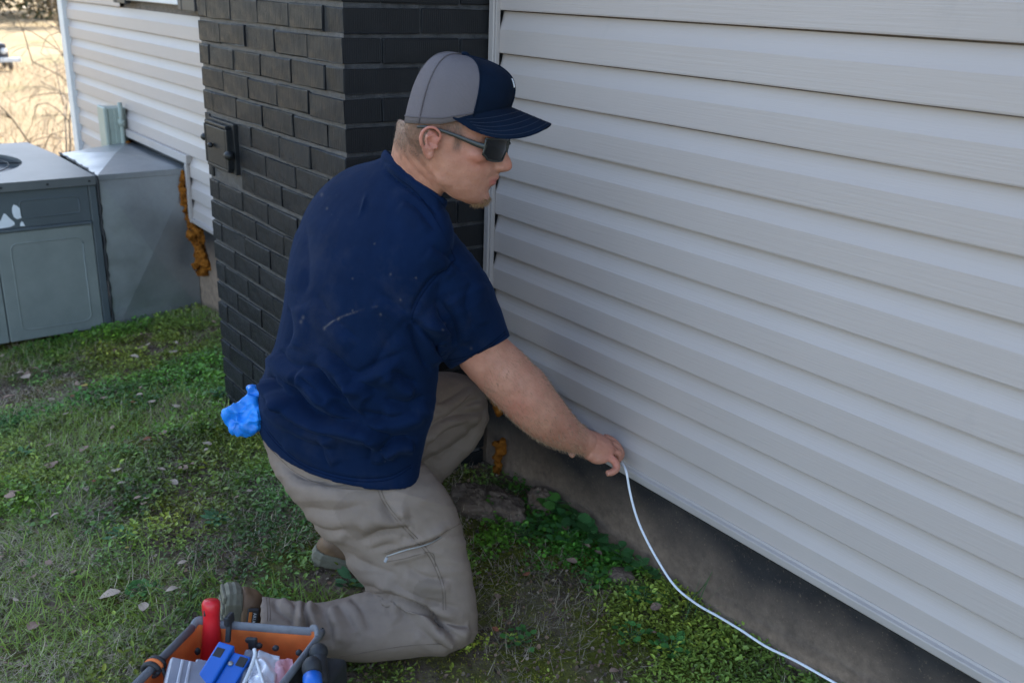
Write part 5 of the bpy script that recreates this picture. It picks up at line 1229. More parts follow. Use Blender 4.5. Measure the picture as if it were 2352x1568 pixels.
r1 = 1-np.abs(vnoise(V*24, 81)); r2 = 1-np.abs(vnoise(V*52+5, 82))
r3 = 1-np.abs(vnoise(V*105+9, 84))
V = V+No*(.024*(r1-.75)+.015*(r2-.7))[:, None]
gv = mobj('disposable_glove', V, Fs, MAT['nitrile'], None, True); gv.data.set_sharp_from_angle(angle=math.radians(32))
tag(gv, 'bunched blue disposable gloves hanging from the back pocket', 'gloves')
# ------------------------------------------------------------------ white cable
MAT['cable'] = simple('white_cable', (0.72, 0.72, 0.74), 0.4, 0.03, 20, 0.03)
cp = [at(1405, 1052, 2.25), at(1420, 1054, 2.262), at(1427, 1060, 2.255), at(1438, 1082, 2.22)]
for x, y, off in ((1447, 1130, -.045), (1460, 1180, -.055), (1478, 1225, -.06), (1510, 1285, -.06), (1550, 1345, -.055), (1598, 1385, -.05)): cp.append(on(x, y, 1, off))
for x, y in ((1650, 1415), (1700, 1445), (1760, 1484), (1830, 1518), (1925, 1572), (2010, 1625)):
    p_ = on(x, y, 1, -.045); p_[2] = max(p_[2], float(gz(p_[0], p_[1]))+.012); cp.append(p_)
v, f = tube_np(np.array(cp), [.0028]*len(cp), 10, 6); tag(mobj('white_cable', v, f, MAT['cable'], None, True), 'thin white cable running from the hand down along the foundation', 'cable')
# ------------------------------------------------------------------ plants on the ground
def on_ground(x, y):
    z = 0.05
    for _ in range(6):
        p = on(x, y, 2, z); z = float(gz(p[0], p[1]))
    return on(x, y, 2, z)
def blocked(x, y):
    """inside the house, chimney or air conditioner footprints"""
    return (y > 0.012) | ((x > CH_X0-.005) & (x < .0) & (y > CH_Y-.004)) | ((x < AX-.01) & (x > AXB) & (y > AY1)) | ((x < AX) & (x > -3.3) & (y > -.42))
SH_A, SH_B = on_ground(1060, 1488), on_ground(560, 1470)
def field_mask(x, y, f, seed): return vnoise(np.stack([x*f, y*f, x*0+seed], 1), seed)
TPL = np.array([(0, 0, 0), (.30, -.40, .05), (.68, -.36, .04), (1.0, 0, -.10), (.68, .36, .04), (.30, .40, .05), (.52, 0, -.07)])
TF = np.array([(0, 1, 6), (1, 2, 6), (2, 3, 6), (3, 4, 6), (4, 5, 6), (5, 0, 6)])
def leaves(P, az, el, ln, wd, roll):
    """vectorised leaves: base points, azimuth, elevation, length, relative width"""
    ca, sa, ce, se = np.cos(az), np.sin(az), np.cos(el), np.sin(el)
    X = np.stack([ca*ce, sa*ce, se], 1); Y = np.stack([-sa, ca, 0*sa], 1); Z = np.cross(X, Y)
    cr, sr = np.cos(roll)[:, None], np.sin(roll)[:, None]; Y, Z = Y*cr+Z*sr, Z*cr-Y*sr
    V = P[:, None]+ln[:, None, None]*(TPL[None, :, 0, None]*X[:, None]+TPL[None, :, 1, None]*wd[:, None, None]*Y[:, None]+TPL[None, :, 2, None]*Z[:, None])
    F = (np.arange(len(P))*7)[:, None, None]+TF[None]
    return V.reshape(-1, 3), F.reshape(-1, 3)
def scatter(n, x0, x1, y0, y1):
    x = rng.uniform(x0, x1, n); y = rng.uniform(y0, y1, n); k = ~blocked(x, y); return x[k], y[k]
# low broad-leaved weeds
def weeds(n, box_, thr, bign=0.0):
    x, y = scatter(n, *box_)
    dens = .28*field_mask(x, y, 15.0, 7)+.55*field_mask(x, y, 3.1, 5)+.45*field_mask(x, y, 8.0, 6)+.42*np.exp(-((y-.0)/.22)**2)*(x > .1)-.55*np.exp(-(((x-.1)/.8)**2+((y+1.35)/.38)**2))+.22*(x > .5)+.25*np.exp(-(((x+1.3)/.6)**2+((y+.35)/.35)**2))
    k = dens > thr+rng.normal(size=len(x))*.16; x, y, dens = x[k], y[k], dens[k]
    m_ = rng.integers(5, 10, len(x)); ci = np.repeat(np.arange(len(x)), m_); N_ = len(ci)
    sc = rng.uniform(.6, 1.25, len(x))*(1+.5*np.clip(dens-.3, 0, 1))*np.where(x > .5, .82, 1.0); kind = field_mask(x, y, 2.2, 15) > .05
    r = rng.uniform(.002, .022, N_)*sc[ci]; a = rng.uniform(0, 2*np.pi, N_)
    px_, py_ = x[ci]+r*np.cos(a), y[ci]+r*np.sin(a); hz = rng.uniform(.002, .026, N_)*sc[ci]
    P = np.stack([px_, py_, gz(px_, py_)+hz], 1)
    ln = rng.uniform(.007, .0145, N_)*sc[ci]*np.where(kind[ci], 1.0, 1.12); wd = np.where(kind[ci], rng.uniform(.8, 1.15, N_), rng.uniform(.42, .7, N_))
    V, F = leaves(P, a+rng.normal(size=N_)*.5, rng.uniform(-.25, .75, N_), ln, wd, rng.normal(size=N_)*.35)
    base = np.where(kind[:, None], np.array([[.105, .225, .024]]), np.array([[.165, .240, .040]]))*rng.uniform(.6, 1.4, (len(x), 1))*(1+.55*field_mask(x, y, 4.5, 55))[:, None]*np.stack([1+.35*field_mask(x, y, 3.7, 56), np.ones(len(x)), 1-.3*field_mask(x, y, 3.7, 56)], 1)
    yel = (rng.random(len(x)) < .10)[:, None]; base = np.where(yel, base*np.array([[1.45, 1.25, 1.0]]), base)
    c = base[ci]*rng.uniform(.75, 1.3, (N_, 1)); return V, F, np.repeat(c, 7, 0)
A_ = weeds(25000, (-2.9, 1.75, -1.55, .012), -.04); C_ = weeds(9000, (.30, 1.7, -.85, .012), .12); A_ = (np.vstack([A_[0], C_[0]]), np.vstack([A_[1], C_[1]+len(A_[0])]), np.vstack([A_[2], C_[2]])); B_ = weeds(4200, (-5.0, 3.4, -3.4, .012), .1)
k = len(A_[0]); tag(big_mesh('ground_cover', np.vstack([A_[0], B_[0]]), np.vstack([A_[1], B_[1]+k]), MAT['leaf'], np.vstack([A_[2], B_[2]])), 'low green weeds and clover covering the soil', 'weeds', kind='stuff')
# strips: green grass and dry straw
def strips(x, y, h0, ln, az, lean, wdt, col, curl):
    n = len(x); T = np.linspace(0, 1, 5); P = []
    for t in T:
        e = lean+curl*t
        P.append((t, e))
    base = np.stack([x, y, gz(x, y)+h0], 1); pts = [base]; step = ln/4
    for t in T[1:]:
        e = lean-curl*t; pts.append(pts[-1]+step[:, None]*np.stack([np.cos(az+curl*.25*t)*np.cos(e), np.sin(az+curl*.25*t)*np.cos(e), np.sin(e)], 1))
    pts = np.array(pts); gmin = gz(pts[..., 0].ravel(), pts[..., 1].ravel()).reshape(pts.shape[:2])+.003; pts[..., 2] = np.maximum(pts[..., 2], gmin)
    sd_ = np.stack([-np.sin(az), np.cos(az), 0*az], 1); wv_ = np.array([1, .95, .8, .5, .08]); V = []
    for i in range(5): V += [pts[i]-sd_*(wdt*wv_[i])[:, None], pts[i]+sd_*(wdt*wv_[i])[:, None]]
    V = np.array(V).transpose(1, 0, 2).reshape(-1, 3); f = np.array([(0, 1, 3, 2), (2, 3, 5, 4), (4, 5, 7, 6), (6, 7, 9, 8)]); F = (np.arange(n)*10)[:, None, None]+f[None]
    return V, F.reshape(-1, 4), np.repeat(col, 10, 0)
def grass(n, box_, thr):
    x, y = scatter(n, *box_); m_ = field_mask(x, y, 2.7, 25)+.4*field_mask(x, y, 9, 26)+.85*np.exp(-(((x-.1)/1.0)**2+((y+1.3)/.45)**2))-.5*(x > .45); k = m_ > thr; x, y = x[k], y[k]; n = len(x)
    col = np.array([[.175, .250, .034]])*rng.uniform(.6, 1.5, (n, 1))*np.array([[1, 1, 1]])+np.where(rng.random((n, 1)) < .25, np.array([[.05, .045, .01]]), 0)
    return strips(x, y, 0, rng.uniform(.018, .065, n), rng.uniform(0, 6.28, n), rng.uniform(.25, 1.35, n), rng.uniform(.0006, .0016, n), col, rng.uniform(.1, 1.2, n))
A_ = grass(90000, (-2.9, 1.75, -1.55, .0), .18); B_ = grass(16000, (-5.0, 3.4, -3.4, .0), .25); k = len(A_[0])
tag(big_mesh('grass', np.vstack([A_[0], B_[0]]), np.vstack([A_[1], B_[1]+k]), MAT['leaf'], np.vstack([A_[2], B_[2]])), 'thin green grass blades among the weeds', 'grass', kind='stuff')
def straw(n, box_, thr):
    x, y = scatter(n, *box_); m_ = field_mask(x, y, 3.4, 35)+.4*field_mask(x, y, 10, 36)+.75*np.exp(-(((x+.0)/.85)**2+((y+1.25)/.35)**2))-.05*(x > .35); k = m_ > thr; x, y = x[k], y[k]; n = len(x)
    col = np.array([[.50, .40, .27]])*rng.uniform(.3, 1.2, (n, 1))*np.where(x > .35, .7, 1.0)[:, None]
    return strips(x, y, rng.uniform(.002, .016, n), rng.uniform(.015, .06, n)*np.where(rng.random(n) < .1, 1.8, 1), rng.uniform(0, 6.28, n), rng.normal(size=n)*.25+.1, rng.uniform(.0003, .0009, n), col, rng.normal(size=n)*1.1)
A_ = straw(60000, (-2.9, 1.75, -1.55, .0), .14)
def dry_tuft(n, box_):
    x, y = scatter(n, *box_); m_ = field_mask(x, y, 4.2, 65)+.5*field_mask(x, y, 11, 66); k = m_ > -.05; x, y = x[k], y[k]; n = len(x)
    col = np.array([[.52, .43, .29]])*rng.uniform(.4, 1.2, (n, 1)); return strips(x, y, 0, rng.uniform(.02, .06, n), rng.uniform(0, 6.28, n), rng.uniform(.15, 1.1, n), rng.uniform(.0004, .0011, n), col, rng.uniform(.2, 1.6, n))
B_ = dry_tuft(15000, (-.75, .75, -1.5, -.93)); C_ = dry_tuft(7000, (-2.0, .1, -1.2, -.45)); k = len(A_[0]); k2_ = k+len(B_[0]); A_ = (np.vstack([A_[0], B_[0], C_[0]]), np.vstack([A_[1], B_[1]+k, C_[1]+k2_]), np.vstack([A_[2], B_[2], C_[2]]))
tag(big_mesh('dry_straw', *A_[:2], MAT['straw'], A_[2]), 'dry tan grass stems matted on the ground', 'straw', kind='stuff')
# moss: short upright fuzz in olive cushions
x, y = scatter(80000, -2.6, 1.5, -1.5, 0.0); m_ = field_mask(x, y, 2.9, 45)+.5*field_mask(x, y, 7, 46); k = m_ > .30; x, y = x[k], y[k]; n = len(x)
col = np.array([[.23, .215, .02]])*rng.uniform(.6, 1.4, (n, 1)); A_ = strips(x, y, 0, rng.uniform(.004, .010, n), rng.uniform(0, 6.28, n), rng.uniform(.7, 1.5, n), rng.uniform(.0008, .0015, n), col, rng.uniform(0, .4, n))
tag(big_mesh('moss', *A_[:2], MAT['straw'], A_[2]), 'olive green moss cushions between the weeds', 'moss', kind='stuff')
# crumbs of soil, bark and leaf litter
def litter(n, box_):
    x, y = scatter(n, *box_); n = len(x); P = np.stack([x, y, gz(x, y)+rng.uniform(.001, .007, n)], 1)
    V, F = leaves(P, rng.uniform(0, 6.28, n), rng.normal(size=n)*.5, rng.uniform(.003, .011, n), rng.uniform(.5, 1.6, n), rng.normal(size=n)*.8)
    pal = np.array([(.13, .082, .052), (.22, .145, .095), (.32, .235, .165), (.08, .055, .04), (.26, .15, .09), (.17, .17, .03)]); c = pal[rng.integers(0, 6, n)]*rng.uniform(.6, 1.3, (n, 1)); return V, F, np.repeat(c, 7, 0)
A_ = litter(52000, (-2.7, 1.7, -1.5, .01)); tag(big_mesh('leaf_litter', *A_[:2], MAT['straw'], A_[2]), 'brown crumbs of soil and leaf litter on the ground', 'litter', kind='stuff')
# ------------------------------------------------------------------ fallen leaves
LM = []
for kx, (rr, wr, crl) in enumerate(((.34, 1, .5), (.24, 1, .8), (.42, 1, .3), (.30, 1, -.4))):
    nu_, nv_ = 11, 5; V = []; r = random.Random(kx)
    for i in range(nu_):
        u_ = i/(nu_-1); w_ = rr*math.sin(math.pi*u_**.85)**.8+.004
        for j in range(nv_):
            t_ = (j/(nv_-1)-.5)*2; V.append((u_-.5, t_*w_*(1+.06*r.uniform(-1, 1)), .16*crl*(t_*t_)*w_*2.2+.10*crl*math.sin(u_*3.2)+.02*r.uniform(-1, 1)))
    top_ = np.array(V); V = np.vstack([top_, top_-np.array([0, 0, .012])]); nn_ = nu_*nv_
    f = [[i*nv_+j, (i+1)*nv_+j, (i+1)*nv_+j+1, i*nv_+j+1] for i in range(nu_-1) for j in range(nv_-1)]; f = f+[[a_+nn_ for a_ in q_[::-1]] for q_ in f]
    LM.append((V, f))
def dlm(name, c): 
    q = M_(name, 0.75, 0.3); oi = q.N('ShaderNodeObjectInfo'); q.color(q.mix(oi.outputs['Random'], q.ramp(q.noise(5, 5), [(0.3, tuple(x_*.6 for x_ in c)), (0.7, c)]), tuple(x_*1.35 for x_ in c))); q.bump(q.noise(14, 4), .4, .02); return q.m
LMAT = [dlm('dead_leaf_brown', (.30, .19, .135)), dlm('dead_leaf_tan', (.42, .31, .23)), dlm('dead_leaf_red', (.28, .10, .05)), dlm('dead_leaf_yellow', (.36, .25, .06))]
LME = {}
def dleaf(x, y, L, mt=0, var=None, label=None, az=None, group=True):
    p = on_ground(x, y); var = random.randrange(4) if var is None else var; key = (var, mt)
    if key not in LME:
        me = bpy.data.meshes.new('dead_leaf'); me.from_pydata(LM[var][0].tolist(), [], LM[var][1]); me.materials.append(LMAT[mt]); me.polygons.foreach_set('use_smooth', np.ones(len(me.polygons), bool)); me.update(); LME[key] = me
    o = bpy.data.objects.new('dead_leaf', LME[key]); COL.objects.link(o); s = L*1.4*projp(p)[2]/FD
    o.scale = (s, s, s); o.location = (p[0], p[1], p[2]+.020+.008*random.random()); o.rotation_euler = (random.uniform(-.3, .3), random.uniform(-.3, .3), random.uniform(0, 6.28) if az is None else az)
    if label is None: LEAVES.append((x, y, ('brown', 'tan', 'rust red', 'yellow')[mt], o))
    return tag(o, label, 'leaf', 'dead leaves on the ground')
LEAVES = []
LAND = {'the air conditioner': (120, 770), 'the foot of the chimney': (525, 880), 'the blue gloves': (545, 965), 'the heel of the far boot': (770, 1290), 'the tool bag': (480, 1440), 'the left edge': (0, 1150), 'the kneeling knee': (1080, 1470), 'the concrete lumps': (1130, 1150), 'the cable': (1500, 1290), 'the lower left corner': (0, 1568)}
k1 = lambda cx, cy: ((cx/1.96)/1.7415, (1300+cy/1.96)/1.7415)
k2 = lambda cx, cy: ((cx/2.1456)/1.7415, (2000+cy/2.1456)/1.7415)
k3 = lambda cx, cy: ((1700+cx/1.78)/1.7415, (1850+cy/1.78)/1.7415)
for cx, cy, L in ((85, 610, 70), (210, 555, 28), (610, 490, 45), (820, 615, 58), (1105, 540, 42), (1100, 590, 42), (410, 625, 48), (225, 430, 78), (270, 380, 52), (360, 405, 46), (165, 420, 34), (405, 1145, 92), (395, 1000, 44), (370, 1075, 46), (700, 1135, 28), (1280, 890, 48), (125, 1350, 92), (85, 1400, 62), (1085, 1420, 44), (1160, 1420, 42), (1130, 1445, 52), (1725, 1285, 34), (1960, 1365, 38), (810, 130, 34), (1100, 110, 32), (1465, 185, 28), (1380, 175, 32), (1165, 195, 38), (1680, 20, 30), (20, 275, 28), (1440, 1180, 62), (960, 1300, 52), (40, 1040, 40), (520, 740, 36), (900, 240, 34), (650, 400, 30), (1330, 480, 26)):
    dleaf(*k1(cx, cy), L/3.41, random.choice((0, 0, 1)))
for cx, cy, L in ((480, 205, 62), (300, 730, 42), (150, 920, 42), (300, 1160, 92), (230, 1490, 52), (20, 550, 40), (640, 690, 40)): dleaf(*k2(cx, cy), L/3.74, random.choice((0, 1)))
for cx, cy, L in ((580, 440, 56), (1000, 515, 52), (1040, 760, 60), (515, 1000, 44), (890, 1040, 34), (1640, 1080, 62), (720, 840, 40), (1230, 700, 50), (1150, 650, 40), (1620, 1280, 36), (1340, 1540, 60), (500, 1250, 40)): dleaf(*k3(cx, cy), L/3.1, random.choice((0, 0, 2)))
for i in range(34):
    x_, y_ = random.uniform(5, 640), random.uniform(800, 1420)
    p_ = on_ground(x_, y_)
    if blocked(p_[:1], p_[1:2])[0] or p_[0] < -2.3 or (x_ > 480 and y_ > 1200): continue
    dleaf(x_, y_, random.uniform(7, 20), random.choice((0, 0, 1, 1, 2)))
dleaf(*k1(1160, 945), 48/3.41, 2, 1, 'rust red dead leaf lying in the middle of the lawn'); dleaf(*k1(665, 520), 52/3.41, 3, 2, 'yellow green fallen leaf on the lawn left of the blue gloves')
dleaf(*k2(950, 875), 130/3.74, 1, 1, 'long curled tan leaf lying left of the tool bag'); dleaf(*k2(1240, 985), 74/3.74, 1, 2, 'broad pale torn leaf left of the red handled tool')
dleaf(*k2(1480, 830), 78/3.74, 1, 1, 'pinkish strip of bark lying just left of the kneeling boot'); dleaf(*k2(1570, 615), 62/3.74, 1, 2, 'pale dry leaf on the ground above the kneeling boot'); dleaf(*k2(1100, 470), 28/3.74, 3, 2, 'small bright yellow fallen leaf on the moss')
near_ = {}
for x, y, cn, o in LEAVES:
    lm = min(LAND, key=lambda k_: math.hypot(x-LAND[k_][0], y-LAND[k_][1])); near_.setdefault((lm, cn), []).append((math.hypot(x-LAND[lm][0], y-LAND[lm][1]), o))
ORD = ['nearest', 'second nearest', 'third nearest', 'fourth nearest', 'fifth nearest', 'sixth nearest', 'seventh nearest', 'eighth nearest', 'ninth nearest', 'tenth nearest', 'eleventh nearest', 'twelfth nearest', 'thirteenth nearest', 'fourteenth nearest', 'fifteenth nearest', 'sixteenth nearest', 'seventeenth nearest', 'eighteenth nearest', 'nineteenth nearest', 'twentieth nearest']
for (lm, cn), L_ in near_.items():
    for i, (_, o) in enumerate(sorted(L_, key=lambda t_: t_[0])): o['label'] = '%s dead leaf on the ground, %s to %s' % (cn, ORD[min(i, 19)], lm)
# ------------------------------------------------------------------ larger weeds, leaf by leaf
def blade_mesh(name, serr, wr, col, lobes=0):
    n = 13; V = [(0, 0, 0)]; r = random.Random(len(name)*7+lobes)
    mid = [(i/(n-1), 0, -.05*math.sin(i/(n-1)*3.14)+.12*(i/(n-1))-.20*(i/(n-1))**2) for i in range(n)]; V = list(mid); f = []
    for sg in (-1, 1):
        k0 = len(V)
        for i in range(n):
            t_ = i/(n-1); w_ = wr*math.sin(math.pi*min(1, t_**.75))**.7*(1+(serr if i % 2 else -serr)); V.append((t_, sg*w_, mid[i][2]+.10*w_+.03*r.uniform(-1, 1)))
        for i in range(n-1): f.append([i, i+1, k0+i+1, k0+i] if sg < 0 else [i, k0+i, k0+i+1, i+1])
    me = bpy.data.meshes.new(name); me.from_pydata(V, [], f); me.polygons.foreach_set('use_smooth', np.ones(len(f), bool))
    q = M_(name+'_mat', .42, .4); oi = q.N('ShaderNodeObjectInfo'); vein = q.noise(9, 4); c1 = q.ramp(vein, [(.3, tuple(x_*.7 for x_ in col)), (.7, col)])
    q.color(q.mix(q.math('MULTIPLY', oi.outputs['Random'], .7), c1, tuple(x_*1.7 for x_ in col))); q.bump(q.noise(26, 3), .5, .03)
    tb = q.N('ShaderNodeBsdfTranslucent'); tb.inputs[0].default_value = (*tuple(x_*1.3 for x_ in col), 1); mx = q.N('ShaderNodeMixShader'); mx.inputs[0].default_value = .2; q.L(q.b.outputs[0], mx.inputs[1]); q.L(tb.outputs[0], mx.inputs[2]); q.L(mx.outputs[0], q.t.nodes['Material Output'].inputs[0])
    me.materials.append(q.m); me.update(); return me
SER = blade_mesh('serrated_leaf', .10, .42, (.050, .150, .036)); SER2 = blade_mesh('serrated_leaf_light', .10, .44, (.075, .215, .030)); ROS = blade_mesh('rosette_leaf', .03, .26, (.080, .190, .070)); CLV = blade_mesh('round_leaf', .02, .52, (.070, .205, .040))
MAT['stem'] = simple('stem_green', (.05, .10, .03), .6, .2, 40, .1)
def plant(name, x, y, nleaf, size, mesh, label, height, spread, group=None, elr=(-.1, .6)):
    p = on_ground(x, y); t = tag(empty(name, tuple(p)), label, 'plant', group); stems = []
    for i in range(nleaf):
        a = i*2.4+random.uniform(-.4, .4); k = math.sqrt((i+.5)/nleaf); r = spread*k*random.uniform(.75, 1.1); h = height*(1-.55*k)*random.uniform(.7, 1.15)
        b = np.array([r*math.cos(a), r*math.sin(a), h+.005]); o = bpy.data.objects.new('leaf', mesh); COL.objects.link(o); o.parent = t
        if p[1]+b[1] > -.012: b[1] = -.012-p[1]-random.uniform(0, .01)
        o.location = b; s = size*random.uniform(.7, 1.2); o.scale = (s, s, s); o.rotation_euler = (random.uniform(-.3, .3), -random.uniform(*elr), a+random.uniform(-.6, .6))
        stems.append(tube_np([p+np.array([0, 0, -.005]), p+np.array([b[0]*.5, b[1]*.5, h*.75]), p+b], [.0012, .0011, .0008], 5, 2))
    v, f = merge(stems); mobj('stem', v, f, MAT['stem'], t, True); return t
for x, y, n_, sz_, ms_, lb in ((1310, 1172, 12, .032, SER, 'dark serrated weed climbing the foundation, nearest the chimney corner'), (1352, 1168, 11, .034, SER2, 'bright green crinkled weed against the foundation below the hand'), (1345, 1215, 13, .034, SER, 'dark serrated weed below the bright crinkled one at the foundation'), (1385, 1245, 12, .034, SER, 'dark broad weed touching the foundation, left of the cable bend'), (1300, 1250, 10, .026, SER, 'dark weed a hand below the climbing weed by the wall'), (1445, 1290, 12, .028, SER, 'dark green weed at the foundation right beside the cable'), (1495, 1320, 10, .026, SER, 'dark weed under the cable where it nears the ground')):
    plant('leafy_weed', x, y, n_, sz_, ms_, lb, .055, .055)
for x, y, n_, sz_, lb in ((1240, 1215, 22, .015, 'bright green clover clump in the middle of the ground beside the knee'), (1205, 1235, 20, .015, 'bright clover clump close to the kneeling leg'), (1270, 1235, 18, .014, 'bright clover clump right of the largest clover patch'), (1370, 1340, 20, .015, 'bright clover clump between the knee and the cable'), (1480, 1385, 18, .014, 'bright clover clump left of the cable on the ground'), (1540, 1500, 22, .017, 'large clover clump at the lower edge left of the cable'), (1450, 1470, 18, .016, 'clover clump at the bottom, left of the largest bottom clump'), (1190, 1480, 16, .014, 'clover clump at the bottom just right of the knee')):
    plant('clover_clump', x, y, n_, sz_, CLV, lb, .03, .04)
for x, y, n_, sz_, lb in ((*k2(1040, 340), 14, .030, 'pale green leaf rosette on the mossy lawn left of the knee'), (*k1(1730, 560), 15, .032, 'pale green broad weed at the foot of the chimney'), (*k2(1880, 200), 14, .034, 'bright leaf rosette between the rear boot and the lawn'), (*k1(170, 1040), 12, .028, 'pale leaf rosette at the left edge of the lawn'), (805, 1348, 12, .030, 'pale leafy weed under the heel of the far boot'), (*k2(1230, 810), 30, .013, 'dense round clump of small dark leaves left of the kneeling boot')):
    plant('leaf_rosette', x, y, n_, sz_, ROS if sz_ > .02 else CLV, lb, .022, .04 if sz_ < .02 else .022, None, (.05, .55))
# thin grass tuft by the cable
gt = on_ground(1580, 1420); nb_ = 16; az = rng.uniform(0, 6.28, nb_)
Vt, Ft, Ct = strips(gt[0]+rng.normal(size=nb_)*.012, np.minimum(gt[1]+rng.normal(size=nb_)*.012, -.02), 0, rng.uniform(.10, .2, nb_), az, rng.uniform(.7, 1.4, nb_), rng.uniform(.0008, .0015, nb_), np.tile(np.array([[.05, .10, .03]]), (nb_, 1))*rng.uniform(.7, 1.3, (nb_, 1)), rng.uniform(.2, .9, nb_))
tag(big_mesh('grass_tuft', Vt, Ft, MAT['leaf'], Ct), 'tall thin grass tuft growing beside the white cable', 'grass')
# ------------------------------------------------------------------ broken concrete and stones
q = M_('broken_concrete', .95, .2); q.color(q.ramp(q.noise(30, 7, .7), [(.3, (.09, .060, .043)), (.55, (.20, .138, .10)), (.8, (.32, .24, .18))])); q.bump(q.noise(60, 7, .75), 1.0, .008); MAT['rubble'] = q.m
def rock(name, c, r, seed, label, cat='stone', mat=None):
    v, f = ball_np(c, (r[0], 0, 0), (0, r[1], 0), (0, 0, r[2]), 64, 40); d = v-np.asarray(c)
    s = 1+.30*vnoise(v*20+seed, seed)+.22*np.abs(vnoise(v*48, seed+1))+.16*np.abs(vnoise(v*110, seed+2))+.09*vnoise(v*230, seed+3); return tag(mobj(name, np.asarray(c)+d*s[:, None], f, mat or MAT['rubble'], None, True), label, cat)
def gp_(x, y, up=0.0):
    p = on_ground(x, y); p[2] += up; return p
p = gp_(1065, 1150); rock('broken_footing', (p[0]+.02, p[1]+.02, p[2]-.008), (.085, .05, .045), 3, 'crumbling concrete footing at the base of the chimney side', 'concrete')
p = gp_(1160, 1165); rock('broken_footing', (p[0]-.02, p[1]+.0, p[2]-.010), (.10, .05, .036), 5, 'long crumbling concrete lump in the corner beside the foundation', 'concrete')
p = gp_(1235, 1178); rock('broken_footing', (p[0]-.01, p[1]+.02, p[2]+.01), (.055, .03, .045), 7, 'small concrete lump leaning on the foundation above the weeds', 'concrete')
for i, (cx, cy, r, lb) in enumerate(((1400, 830, .030, 'flat tan stone on the ground left of the cable'), (760, 325, .018, 'small grey stone below the long concrete lump'), (1300, 935, .014, 'small pinkish stone between the clover clumps'), (1540, 945, .013, 'small tan stone near the thin grass tuft'))):
    p = gp_(*k3(cx, cy)); rock('stone', (p[0], p[1], p[2]+r*.2), (r, r*.8, r*.45), 11+i, lb)
for i, (cx, cy, r, lb) in enumerate(((930, 20, .03, 'grey stone under the corner of the air conditioner'), (2085, 1225, .012, 'small grey pebble behind the far boot'))):
    p = gp_(*k1(cx, cy)); rock('stone', (p[0], p[1], p[2]+r*.3), (r, r*.8, r*.5), 21+i, lb)
# ------------------------------------------------------------------ beyond the house
MAT['bark'] = simple('bark', (.13, .105, .075), .9, .3, 20, .6)
def grow(base, dirn, ln, r, depth, out, rnd, gravity=.15, kids=3):
    pts = [np.array(base, float)]; d = unit(dirn)
    for k in range(5):
        d = unit(d+np.array([rnd.gauss(0, .16), rnd.gauss(0, .16), rnd.gauss(0, .10)-gravity*.12*k])); pts.append(pts[-1]+d*ln/5)
    out.append(tube_np(np.array(pts), np.linspace(r, r*.45, 6), 5, 1))
    if depth:
        for _ in range(kids):
            i = rnd.randrange(1, 6); nd = unit(d+np.array([rnd.gauss(0, .7), rnd.gauss(0, .7), rnd.gauss(.05, .5)])); grow(pts[i], nd, ln*rnd.uniform(.45, .75), r*.5, depth-1, out, rnd, gravity, kids)
for i, (X, Y, Hh, lb) in enumerate(((-7.4, .55, 1.2, 'bare arching shrub next to the white corner of the house'), (-8.6, .75, 1.5, 'bare twiggy shrub left of the house corner, second from it'), (-10.5, 1.9, 2.2, 'taller bare shrub farther out in the dry field'))):
    rnd = random.Random(40+i); z0 = float(gz(np.array([X]), np.array([Y]))[0]); t = tag(empty('bare_shrub', (X, Y, z0)), lb, 'shrub'); 
    for b in range(7):
        out = []; a = rnd.uniform(0, 6.28); grow((X, Y, z0-.02), (math.cos(a)*.75, math.sin(a)*.75, .8), Hh*rnd.uniform(.7, 1.1), .013, 3, out, rnd, .5); v, f = merge(out); mobj('branch', v, f, MAT['bark'], t, True)
# tall dry grass in the field
n = 16000; x = -7.0-18*rng.random(n)**1.6; y = rng.uniform(-1.5, 7.5, n); k = ~((x > LX0-.1) & (y > 0)); x, y = x[k], y[k]; n = len(x)
col = np.array([[.28, .21, .13]])*rng.uniform(.5, 1.25, (n, 1)); A_ = strips(x, y, 0, rng.uniform(.12, .38, n), rng.uniform(0, 6.28, n), rng.uniform(.5, 1.4, n), rng.uniform(.002, .006, n), col, rng.uniform(.1, 1.0, n))
tag(big_mesh('dry_field_grass', *A_[:2], MAT['straw'], A_[2]), 'tall dry pale grass in the sunlit field', 'dry grass', kind='stuff')
def tree(name, X, Y, Hh, rad, cols, label, dens=2600, trunk=.14, seed=0, low=.12):
    rnd = random.Random(seed); z0 = float(gz(np.array([X]), np.array([Y]))[0]); t = tag(empty(name, (X, Y, z0)), label, 'tree', 'trees beyond the field'); out = []
    out.append(tube_np([(X, Y, z0-.1), (X+.1, Y, z0+Hh*.4), (X, Y+.1, z0+Hh*.85)], [trunk, trunk*.7, trunk*.2], 8, 3))
    for b in range(9):
        a = rnd.uniform(0, 6.28); h = rnd.uniform(.2, .75); grow((X, Y, z0+Hh*h), (math.cos(a), math.sin(a), .5), rad*rnd.uniform(.6, 1), trunk*.3, 1, out, rnd, .1)
    v, f = merge(out); mobj('trunk', v, f, MAT['bark'], t, True)
    nc = 26; C_ = np.array([(X+rnd.gauss(0, rad*.45), Y+rnd.gauss(0, rad*.45), z0+Hh*rnd.uniform(low, 1)) for _ in range(nc)]); ci = rng.integers(0, nc, dens); P = C_[ci]+rng.normal(size=(dens, 3))*rad*.2
    V, F = leaves(P, rng.uniform(0, 6.28, dens), rng.uniform(-1, 1, dens), rng.uniform(.12, .3, dens)*Hh/5, rng.uniform(.6, 1.1, dens), rng.normal(size=dens)); c = np.array(cols)[rng.integers(0, len(cols), dens)]*rng.uniform(.6, 1.3, (dens, 1))
    big_mesh('crown', V-np.array([X, Y, z0]), F, MAT['leaf'], np.repeat(c, 7, 0), t)
gcol = [(.035, .06, .018), (.07, .085, .025), (.05, .05, .02)]; bcol = [(.16, .11, .06), (.10, .075, .045), (.20, .15, .08)]
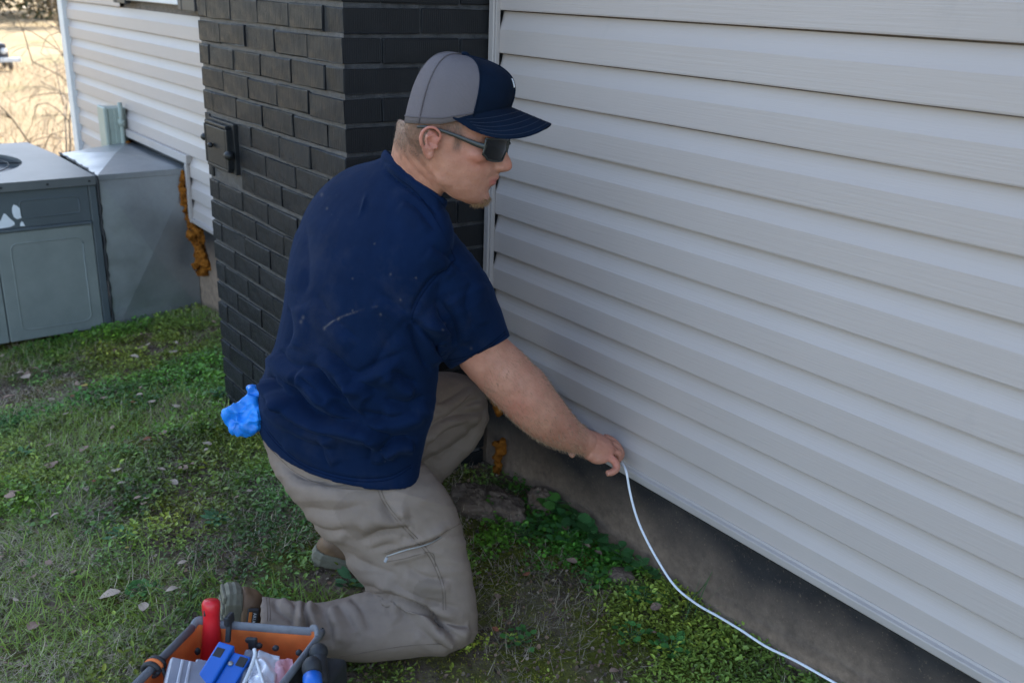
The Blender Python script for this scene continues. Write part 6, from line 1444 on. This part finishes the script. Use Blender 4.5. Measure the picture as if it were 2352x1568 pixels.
for i, (X, Y, Hh, r, cc, lb) in enumerate(((-46, 9.5, 6, 2.4, gcol, 'dark evergreen tree at the field edge, nearest the house corner'), (-50, 7.0, 7, 2.6, gcol, 'dark green tree in the middle of the tree line'), (-44, 5.2, 4.5, 1.8, bcol, 'brown leafless looking tree in front of the tree line'), (-52, 11.5, 8, 2.8, bcol, 'tall brown tree behind the evergreen near the house corner'), (-48, 3.2, 7, 2.6, gcol, 'green tree at the left end of the tree line'), (-40, 8.0, 2.2, 1.6, bcol, 'low brown thicket in front of the evergreen trees'))):
    tree('tree', X, Y, Hh, r, cc, lb, seed=i+3, low=.05)
# small garden tractor parked at the edge of the field
q = M_('tractor_paint', .35, .5); q.color((.025, .03, .045)); MAT['tr_dark'] = q.m
rt = on(-14, 116, 2, -.35); TX, TY = rt[0], rt[1]; z0 = float(gz(np.array([TX]), np.array([TY]))[0]); tr = tag(empty('garden_tractor', (TX, TY, z0)), 'small dark garden tractor with white parts parked in the field', 'tractor')
tr.scale = (.72, .72, .72)
box('tractor_body', (TX-.9, TY-.3, z0+.25), (TX+.7, TY+.3, z0+.62), MAT['tr_dark'], tr, .06, 2); box('hood', (TX-.1, TY-.25, z0+.62), (TX+.72, TY+.25, z0+.85), MAT['tr_dark'], tr, .06, 2); box('seat', (TX-.75, TY-.22, z0+.62), (TX-.4, TY+.22, z0+1.05), MAT['rubber'], tr, .05, 2)
for yy in (.16,): v, f = ball_np((TX+.73, TY+yy, z0+.62), (.05, 0, 0), (0, .10, 0), (0, 0, .09)); mobj('headlight', v, f, MAT['white_trim'], tr, True)
box('bumper', (TX+.7, TY+.0, z0+.28), (TX+.82, TY+.62, z0+.42), MAT['white_trim'], tr, .03, 2)
for xx, yy, r in ((-.6, -.36, .28), (-.6, .36, .28), (.5, -.34, .2), (.5, .34, .2)):
    pts = [(TX+xx+r*.72*math.cos(a), TY+yy, z0+r+r*.72*math.sin(a)) for a in np.linspace(0, 2*math.pi, 25)]; v, f = tube_np(np.array(pts), [r*.28]*25, 8, 1); mobj('wheel', v, f, MAT['rubber'], tr, True)
